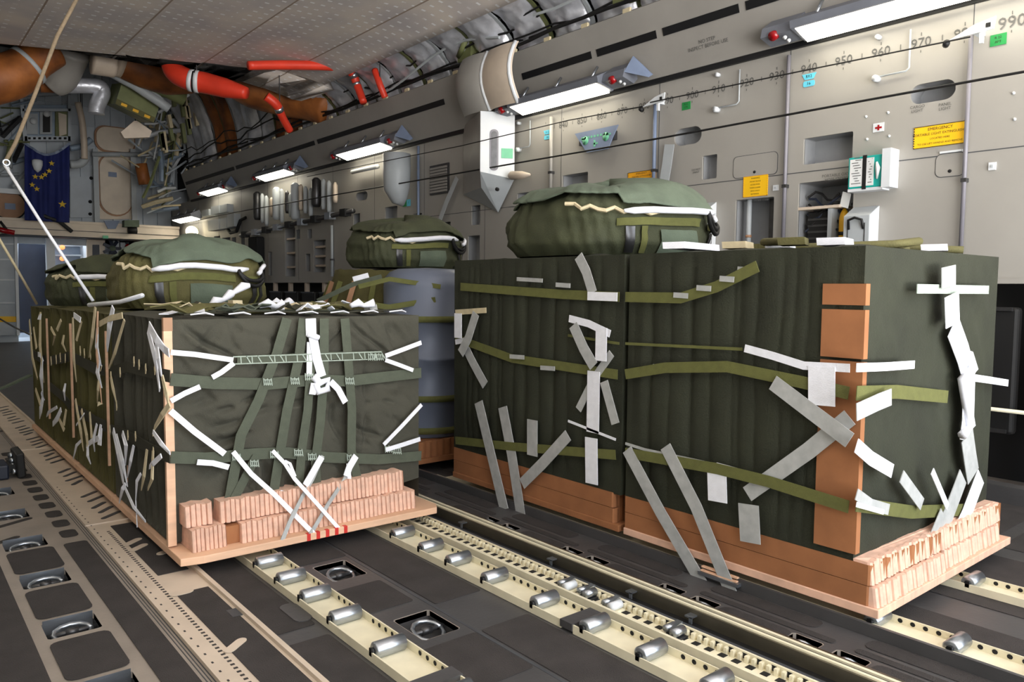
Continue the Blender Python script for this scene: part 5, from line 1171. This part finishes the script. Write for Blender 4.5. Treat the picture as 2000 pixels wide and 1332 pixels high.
# equipment rack above the flag
t = bth('equipment_rack', 90, 270, 'blue-grey equipment rack with black slots above the blue flag', 'rack')
bpoly([(50, 205), (134, 205), (134, 272), (50, 272)], YB-.25, .2).build('rack_back', [M_blue], t)
for pts in ([(38, 180), (44, 180), (54, 275), (46, 275)], [(133, 180), (139, 180), (140, 275), (133, 275)], [(44, 212), (138, 212), (138, 217), (44, 217)], [(48, 266), (138, 266), (138, 275), (48, 275)], [(40, 183), (138, 180), (138, 185), (40, 188)]): bpoly(pts, YB-.4, .1).build('rack_rail', [M_bulk], t)
for pts, m_ in (([(52, 222), (74, 222), (74, 262), (52, 262)], M_lgrey), ([(78, 218), (102, 218), (102, 262), (78, 262)], M_lgrey), ([(84, 222), (98, 222), (98, 258), (84, 258)], M_blk), ([(108, 218), (133, 218), (133, 266), (108, 266)], M_green), ([(114, 220), (130, 224), (130, 262), (116, 266)], M_cream3)):
    bpoly(pts, YB-.32-(.03 if m_ in (M_blk, M_cream3) else 0), .05).build('rack_unit', [m_], t)
for px in (66, 92): q = MB(); c = at(px, 236 if px < 80 else 222, Y=YB-.42); q.cyl(c, c+Vector((.0, .06, 0)), .06, 12); q.build('white_knob', [M_whitep], t)
for k in range(8): bpoly([(55+k*10, 268), (60+k*10, 268), (60+k*10, 272), (55+k*10, 272)], YB-.42, .02).build('rack_hole', [M_dark], t)
# flag
t = bth('state_flag', 92, 430, 'deep blue flag with eight gold stars hanging on the bulkhead', 'flag')
q = MB(); q.smooth = True
fy = YB-.95
def flg(u, v):
    a = at(49+87*u, 430-150*v, Y=fy); sag = .22*math.sin(PI*u)*v**3; return a+Vector((0, .03*math.sin(u*14+v*2)+.02*math.sin(u*31), -sag-.05*u*(1-v)))
q.grid(50, 40, flg); f = q.build('cloth', [M_flag], t); f.modifiers.new('thick', 'SOLIDIFY').thickness = .01
q = MB(); q.ribbon([Vector(flg(u/12, 1.0))+Vector((0, -.02, .0)) for u in range(13)], .04, NF, .01); q.build('hem', [M_plate], t)
for (px, py, s) in ((101, 319, .055), (96, 334, .055), (88, 341, .055), (81, 346, .055), (69, 345, .055), (63, 361, .055), (72, 369, .055), (122, 399, .075)):
    c = at(px, py, Y=fy-.06); P = []
    for k in range(10): r_ = s if k % 2 == 0 else s*.42; P.append(c+Vector((r_*math.sin(k*PI/5), 0, r_*math.cos(k*PI/5))))
    q = MB(); q.prism(P, (0, .01, 0)); q.build('gold_star', [M_gold], t)
t = bth('white_marker_lamp', 73, 325, 'small white rounded lamp cover in front of the flag upper left', 'lamp', y=fy-.1); c = at(73, 322, Y=fy-.12); q = MB(); q.smooth = True; q.tube([c+Vector((0, 0, .10)), c+Vector((0, 0, .08)), c, c+Vector((0, 0, -.09)), c+Vector((0, 0, -.14))], [.06, .09, .09, .06, .01], 16); q.build('cover', [M_whitep], t)
# hatches
def hatch(px0, px1, py0, py1, r, m_, lb, y=YB):
    t = bth('bulkhead_hatch', (px0+px1)/2, py1, lb, 'hatch', y=y); a = at(px0, py1, Y=y); b_ = at(px1, py0, Y=y)
    q = MB(); q.prism([(x, y-.02, z) for x, z in rrect(a.x-.03, b_.x+.03, a.z-.03, b_.z+.03, r, 6)], (0, .04, 0)); q.build('seal', [M_brown if m_ is not M_brown else M_dark], t)
    q = MB(); q.prism([(x, y-.06, z) for x, z in rrect(a.x, b_.x, a.z, b_.z, r, 6)], (0, .045, 0)); q.build('hatch_panel', [m_], t); return t, a, b_
t = bth('cream_backing', 225, 425, 'cream backing panel behind the tall rounded hatch', 'panel'); bpoly([(190, 255), (264, 255), (266, 428), (190, 428)], YB+.01, .06).build('panel', [M_cream3], t)
t, a, b_ = hatch(196, 254, 305, 418, .35, M_cream3, 'tall cream hatch with rounded lower corners right of the flag')
q = MB(); c = at(222, 341, Y=YB-.08); q.box((c.x-.1, c.y, c.z-.05), (c.x+.06, c.y+.03, c.z+.05)); q.build('latch', [M_plate], t)
t, a, b_ = hatch(188, 260, 255, 292, .2, M_cream3, 'short cream hatch panel above the tall rounded hatch')
for px in (188, 261): q = MB(); q.box(at(px-2.5, 437, Y=YB-.25), at(px+2.5, 292, Y=YB-.2)); tag(q.build('hatch_post', [M_lgrey]), 'white upright post at the %s side of the tall cream hatch' % ('left' if px < 200 else 'right'), 'post')
q = MB(); q.cyl(at(180, 301, Y=YB-.3), at(276, 302, Y=YB-.3), .05, 10); tag(q.build('cross_bar', [M_lgrey]), 'white horizontal bar between the short and tall cream hatches', 'bar')
t, a, b_ = hatch(-14, 48, 378, 425, .3, M_brown, 'brown rounded hatch at the left photo edge beneath the grey structure')
q = MB(); c = at(20, 403, Y=YB-.08); q.box((c.x-.09, c.y, c.z-.06), (c.x+.09, c.y+.03, c.z+.06)); q.build('latch', [M_plate], t)
q = MB(); q.box(at(-10, 376, Y=YB-.2), at(50, 372, Y=YB-.1)); tag(q.build('hatch_rail', [M_whitep]), 'white horizontal rail above the brown hatch', 'rail')
t = bth('grey_panel', 160, 425, 'plain grey panel between the flag and the cream hatch', 'panel'); bpoly([(137, 345), (178, 345), (180, 425), (137, 425)], YB-.02, .03).build('panel', [M_bulk], t)
for px, py in ((176, 394), (176, 418), (178, 348)): q = MB(); c = at(px, py, Y=YB-.03); q.cyl(c, c+Vector((0, -.02, 0)), .035, 10); q.build('bolt', [M_dark], t)
duct_px([(137, 321, 17.5), (155, 320, 17.5), (166, 310, 17.5), (167, 295, 17.5)], .08, M_lgrey, 'white_hose', 'white bent hose right of the flag', 'hose', 12)
duct_px([(152, 200, 17.3), (160, 235, 17.3), (164, 275, 17.3), (165, 310, 17.3)], .06, M_tan, 'pink_hose', 'long pinkish brown hose dropping right of the equipment rack', 'hose', 12)
duct_px([(137, 290, 17.6), (160, 285, 17.6), (178, 272, 17.6)], .06, M_blue, 'blue_tube', 'blue-grey slanted tube between the rack and the hatch', 'pipe', 10)
q = MB(); q.tube([at(a, b_, Y=17) for a, b_ in ((275, 320), (280, 345), (283, 360))], .12, 12); tag(q.build('brown_cylinder', [M_brownduct]), 'dark brown cylinder right of the tall cream hatch', 'cylinder')
# items on the ledge
t = bth('slate_plate', 218, 442, 'slate trapezoid plate on the bulkhead ledge', 'sign', y=BY-.8); bpoly([(203, 431), (234, 431), (226, 447), (211, 447)], BY-.82, .03).build('plate', [M_plate], t)
t = bth('green_reel', 258, 455, 'green reel unit standing out of the bulkhead ledge', 'reel', y=BY-.85); bpoly([(243, 430), (272, 430), (272, 443), (243, 443)], BY-1.0, .2).build('cover', [M_teal if False else M_pack], t); q = MB(); q.cyl(at(250, 450, Y=BY-.9), at(267, 450, Y=BY-.9), .07, 12); q.build('drum', [M_blk], t)
t = bth('emergency_lever', 15, 455, 'dark red handle with black lever at the far left photo edge', 'handle', y=BY-1.2); q = MB(); q.tube([at(-10, 444, Y=BY-1.2), at(5, 450, Y=BY-1.2), at(28, 455, Y=BY-1.2)], [.04, .05, .05], 10); q.build('grip', [M_redl], t); q = MB(); q.cyl(at(0, 432, Y=BY-1.2), at(14, 450, Y=BY-1.2), .025, 8); q.build('lever', [M_blk], t)
cable([at(80, 420, Y=BY-1), at(115, 432, Y=BY-1), (at(140, 452, Y=BY-.9))], .04, M_blk, 'black cable draped over the ledge beneath the flag')
# lower bulkhead
t = bth('crew_door', 17, 655, 'silvery grey door with yellow threshold at the left photo edge', 'door', y=BY-.1)
bpoly([(-30, 462), (30, 462), (33, 655), (-30, 655)], BY-.1, .06).build('door_panel', [M_bulk], t)
bpoly([(28, 462), (34, 462), (39, 655), (33, 655)], BY-.18, .12).build('door_edge', [M_whitep], t); bpoly([(-30, 618), (32, 618), (32, 629), (-30, 629)], BY-.13, .02).build('yellow_strip', [M_yel], t)
for yy in (475, 505, 545, 590): bpoly([(-30, yy), (29, yy), (29, yy+3), (-30, yy+3)], BY-.13, .02).build('door_rib', [M_whitep], t)
q = MB(); q.box(at(95, 620, Y=BY-.2), at(104, 465, Y=BY-.05)); tag(q.build('door_post', [M_whitep]), 'white post between the dark doorway and the lit shelves', 'post')
t = bth('shelf_unit', 130, 590, 'grey shelf unit with small orange lights behind the left parachute pack', 'shelf', y=BY+.8)
q = MB(); q.box(at(104, 640, Y=BY+.9), at(165, 460, Y=BY+.8)); q.build('back', [M_blue], t)
for yy in (478, 497, 519, 540): bpoly([(104, yy), (160, yy), (160, yy+3), (104, yy+3)], BY+.5, .3).build('shelf_board', [M_lgrey], t)
for px, py in ((122, 483), (122, 505), (125, 523)): q = MB(); c = at(px, py, Y=BY+.45); q.cyl(c, c+Vector((0, .03, 0)), .05, 12); q.build('orange_light', [M_warm], t)
t = bth('doorway_shade_sheet', 66, 650, 'dark sheet painted as doorway shade between the silvery door and the white post', 'panel', y=BY+.6); bpoly([(36, 470), (92, 470), (92, 650), (36, 650)], BY+.6, .05).build('panel', [M_navy], t)  # dark sheet stands in for the shade inside the open doorway
t = bth('louvre_panel', 188, 515, 'cream panel with dark louvre left of the blue-green fan', 'panel', y=BY-.1); bpoly([(170, 462), (205, 462), (206, 590), (170, 590)], BY-.1, .08).build('frame', [M_cream3], t); bpoly([(181, 478), (194, 478), (195, 512), (181, 512)], BY-.12, .02).build('louvre', [M_navy], t)
t = bth('fan_unit', 220, 490, 'blue-green bladed fan unit above the parachute packs', 'fan', y=BY-.2); c = at(219, 485, Y=BY-.2)
for k in range(7): an = k*2*PI/7; q = MB(); q.obox(c+Vector((.1*math.cos(an), 0, .12*math.sin(an))), (.08*math.cos(an), .02, .08*math.sin(an)), (0, .03, 0), (-.03*math.sin(an), 0, .03*math.cos(an))); q.build('blade', [M_teal if False else M_navy], t)
q = MB(); q.cyl(c, c+Vector((0, -.06, 0)), .06, 14); q.build('hub', [M_pack], t)
q = MB(); q.box(at(213, 515, Y=BY-.25), at(232, 503, Y=BY-.1)); q.build('base', [M_navy], t)
t = bth('fire_extinguisher', 249, 495, 'small red fire extinguisher left of the yellow and black emblem', 'extinguisher', y=BY-.15); c = at(249, 488, Y=BY-.2); q = MB(); q.tube([c+Vector((0, 0, -.13)), c+Vector((0, 0, -.1)), c+Vector((0, 0, .09)), c+Vector((0, 0, .13))], [.03, .045, .045, .015], 14); q.build('bottle', [M_redl], t); q = MB(); q.box(c+Vector((-.03, -.02, .13)), c+Vector((.03, .02, .17))); q.build('valve', [M_blk], t)
t = bth('hazard_disc', 274, 487, 'yellow oval plate with black trefoil shape on the bulkhead', 'sign', y=BY-.15); c = at(274, 487, Y=BY-.18); q = MB(); q.prism([c+Vector((.19*math.cos(k*PI/12), 0, .11*math.sin(k*PI/12))) for k in range(24)], (0, .02, 0)); q.build('plate', [M_oxy], t)
for k in range(3): an = PI/2+k*2*PI/3; q = MB(); q.prism([c+Vector((.03*math.cos(an-.4), -.012, .02*math.sin(an-.4))), c+Vector((.16*math.cos(an-.5), -.012, .09*math.sin(an-.5))), c+Vector((.16*math.cos(an+.5), -.012, .09*math.sin(an+.5))), c+Vector((.03*math.cos(an+.4), -.012, .02*math.sin(an+.4)))], (0, .01, 0)); q.build('black_blade', [M_blk], t)
t = bth('exit_sign', 206, 463, 'tiny bright green light under the bulkhead ledge', 'light', y=BY-.7); q = MB(); c = at(206, 463, Y=BY-.8); q.box(c-Vector((.05, .02, .03)), c+Vector((.05, .02, .03))); q.build('lens', [M_lgrn], t)
for k, (px, m_) in enumerate(((222, M_lgrey), (236, M_lgrey), (262, M_plate), (300, M_lgrey), (312, M_green), (322, M_lgrey))):
    q = MB(); q.box(at(px, 505+5*(k % 2), Y=BY-.12), at(px+8, 470+4*(k % 3), Y=BY)); tag(q.build('bulkhead_unit', [m_]), 'small box fixed to the lower bulkhead behind the parachute packs', 'box', 'boxes on the lower bulkhead')
# ================================================================== ROPES AND LOOSE THINGS
cable([at(152, -6, Y=5.2), at(112, 70, Y=5.2), at(70, 180, Y=5.2), at(30, 280, Y=5.2), at(8, 320, Y=5.2)], .0105, M_rope, 'tan twisted rope coming down from the upper left of the photo', 'rope', 'rope', n=8)
cable([at(8, 320, Y=5.2), at(90, 450, Y=5.0), at(182, 588, X=.93)], .0085, M_white, 'taut white cord from the rope end to the front left bundles', 'cord', 'cord', n=8)
t = thing('cord_fitting', at(12, 318, Y=5.2), 'small pale metal hook where the tan rope meets the white cord', 'hook'); c = at(12, 318, Y=5.2); q = MB(); q.tube([c+Vector((.016*math.cos(k*PI/5), -.01, .016*math.sin(k*PI/5))) for k in range(11)], .005, 6); q.build('hook', [M_alu], t); q = MB(); q.cyl(c, c+Vector((.02, 0, -.06)), .008, 8); q.build('shank', [M_alu], t)
cable([at(-20, 435, Y=6.6), at(30, 520, Y=6.6), at(72, 594, X=.93)], .009, M_cream2, 'slack pale cord at the left edge tied to the farthest bundle', 'cord', 'cord', n=8)
cable([(.9, 4.74, LZ+.03), (1.0, 4.5, LZ+.05), at(278, 577, Y=4.2)], .012, M_white, 'short white cord lying over the second bundle toward the pack', 'cord', 'cord', n=8)
q = MB(); q.ribbon([at(-40, 775, Y=6.9), at(10, 757, Y=6.9), at(60, 734, X=.9)], .07, (0, 0, 1), .01); tag(q.build('floor_strap', [M_navy if False else M_pack]), 'dark green strap stretched from the left edge to the farthest bundle', 'strap')
cable([at(-10, 617, Y=9), at(30, 640, Y=8), at(62, 655, X=.9)], .008, M_blk, 'thin dark cord low at the left edge reaching the farthest bundle', 'cord', 'cord')
# black harness block on the left deck
t = thing('cargo_lock', at(25, 930, Z=0), 'black cargo lock block with upright end plate on the left deck', 'lock')
a = at(45, 928, Z=.0); zz = .0
q = MB(); q.box((a.x-.42, a.y-.08, .002), (a.x-.08, a.y+.14, .09)); q.build('body', [M_navy], t, .01)
q = MB(); q.obox((a.x-.02, a.y+.03, .08), (.022, 0, .004), (0, .13, 0), (-.004, 0, .075)); q.build('end_plate', [M_blk], t, .008)
q = MB(); q.box((a.x-.36, a.y-.03, .09), (a.x-.12, a.y+.09, .094)); q.build('blue_pad', [M_plate if False else M_navy], t)
for k in range(4): q = MB(); q.cyl((a.x-.045, a.y-.05+.045*k, .04+.025*k), (a.x-.06, a.y-.06+.045*k, .045+.025*k), .016, 10); q.build('bolt', [M_alu], t)
q = MB(); q.box((a.x-.08, a.y-.04, .03), (a.x-.03, a.y+.1, .08)); q.build('neck', [M_blk], t)
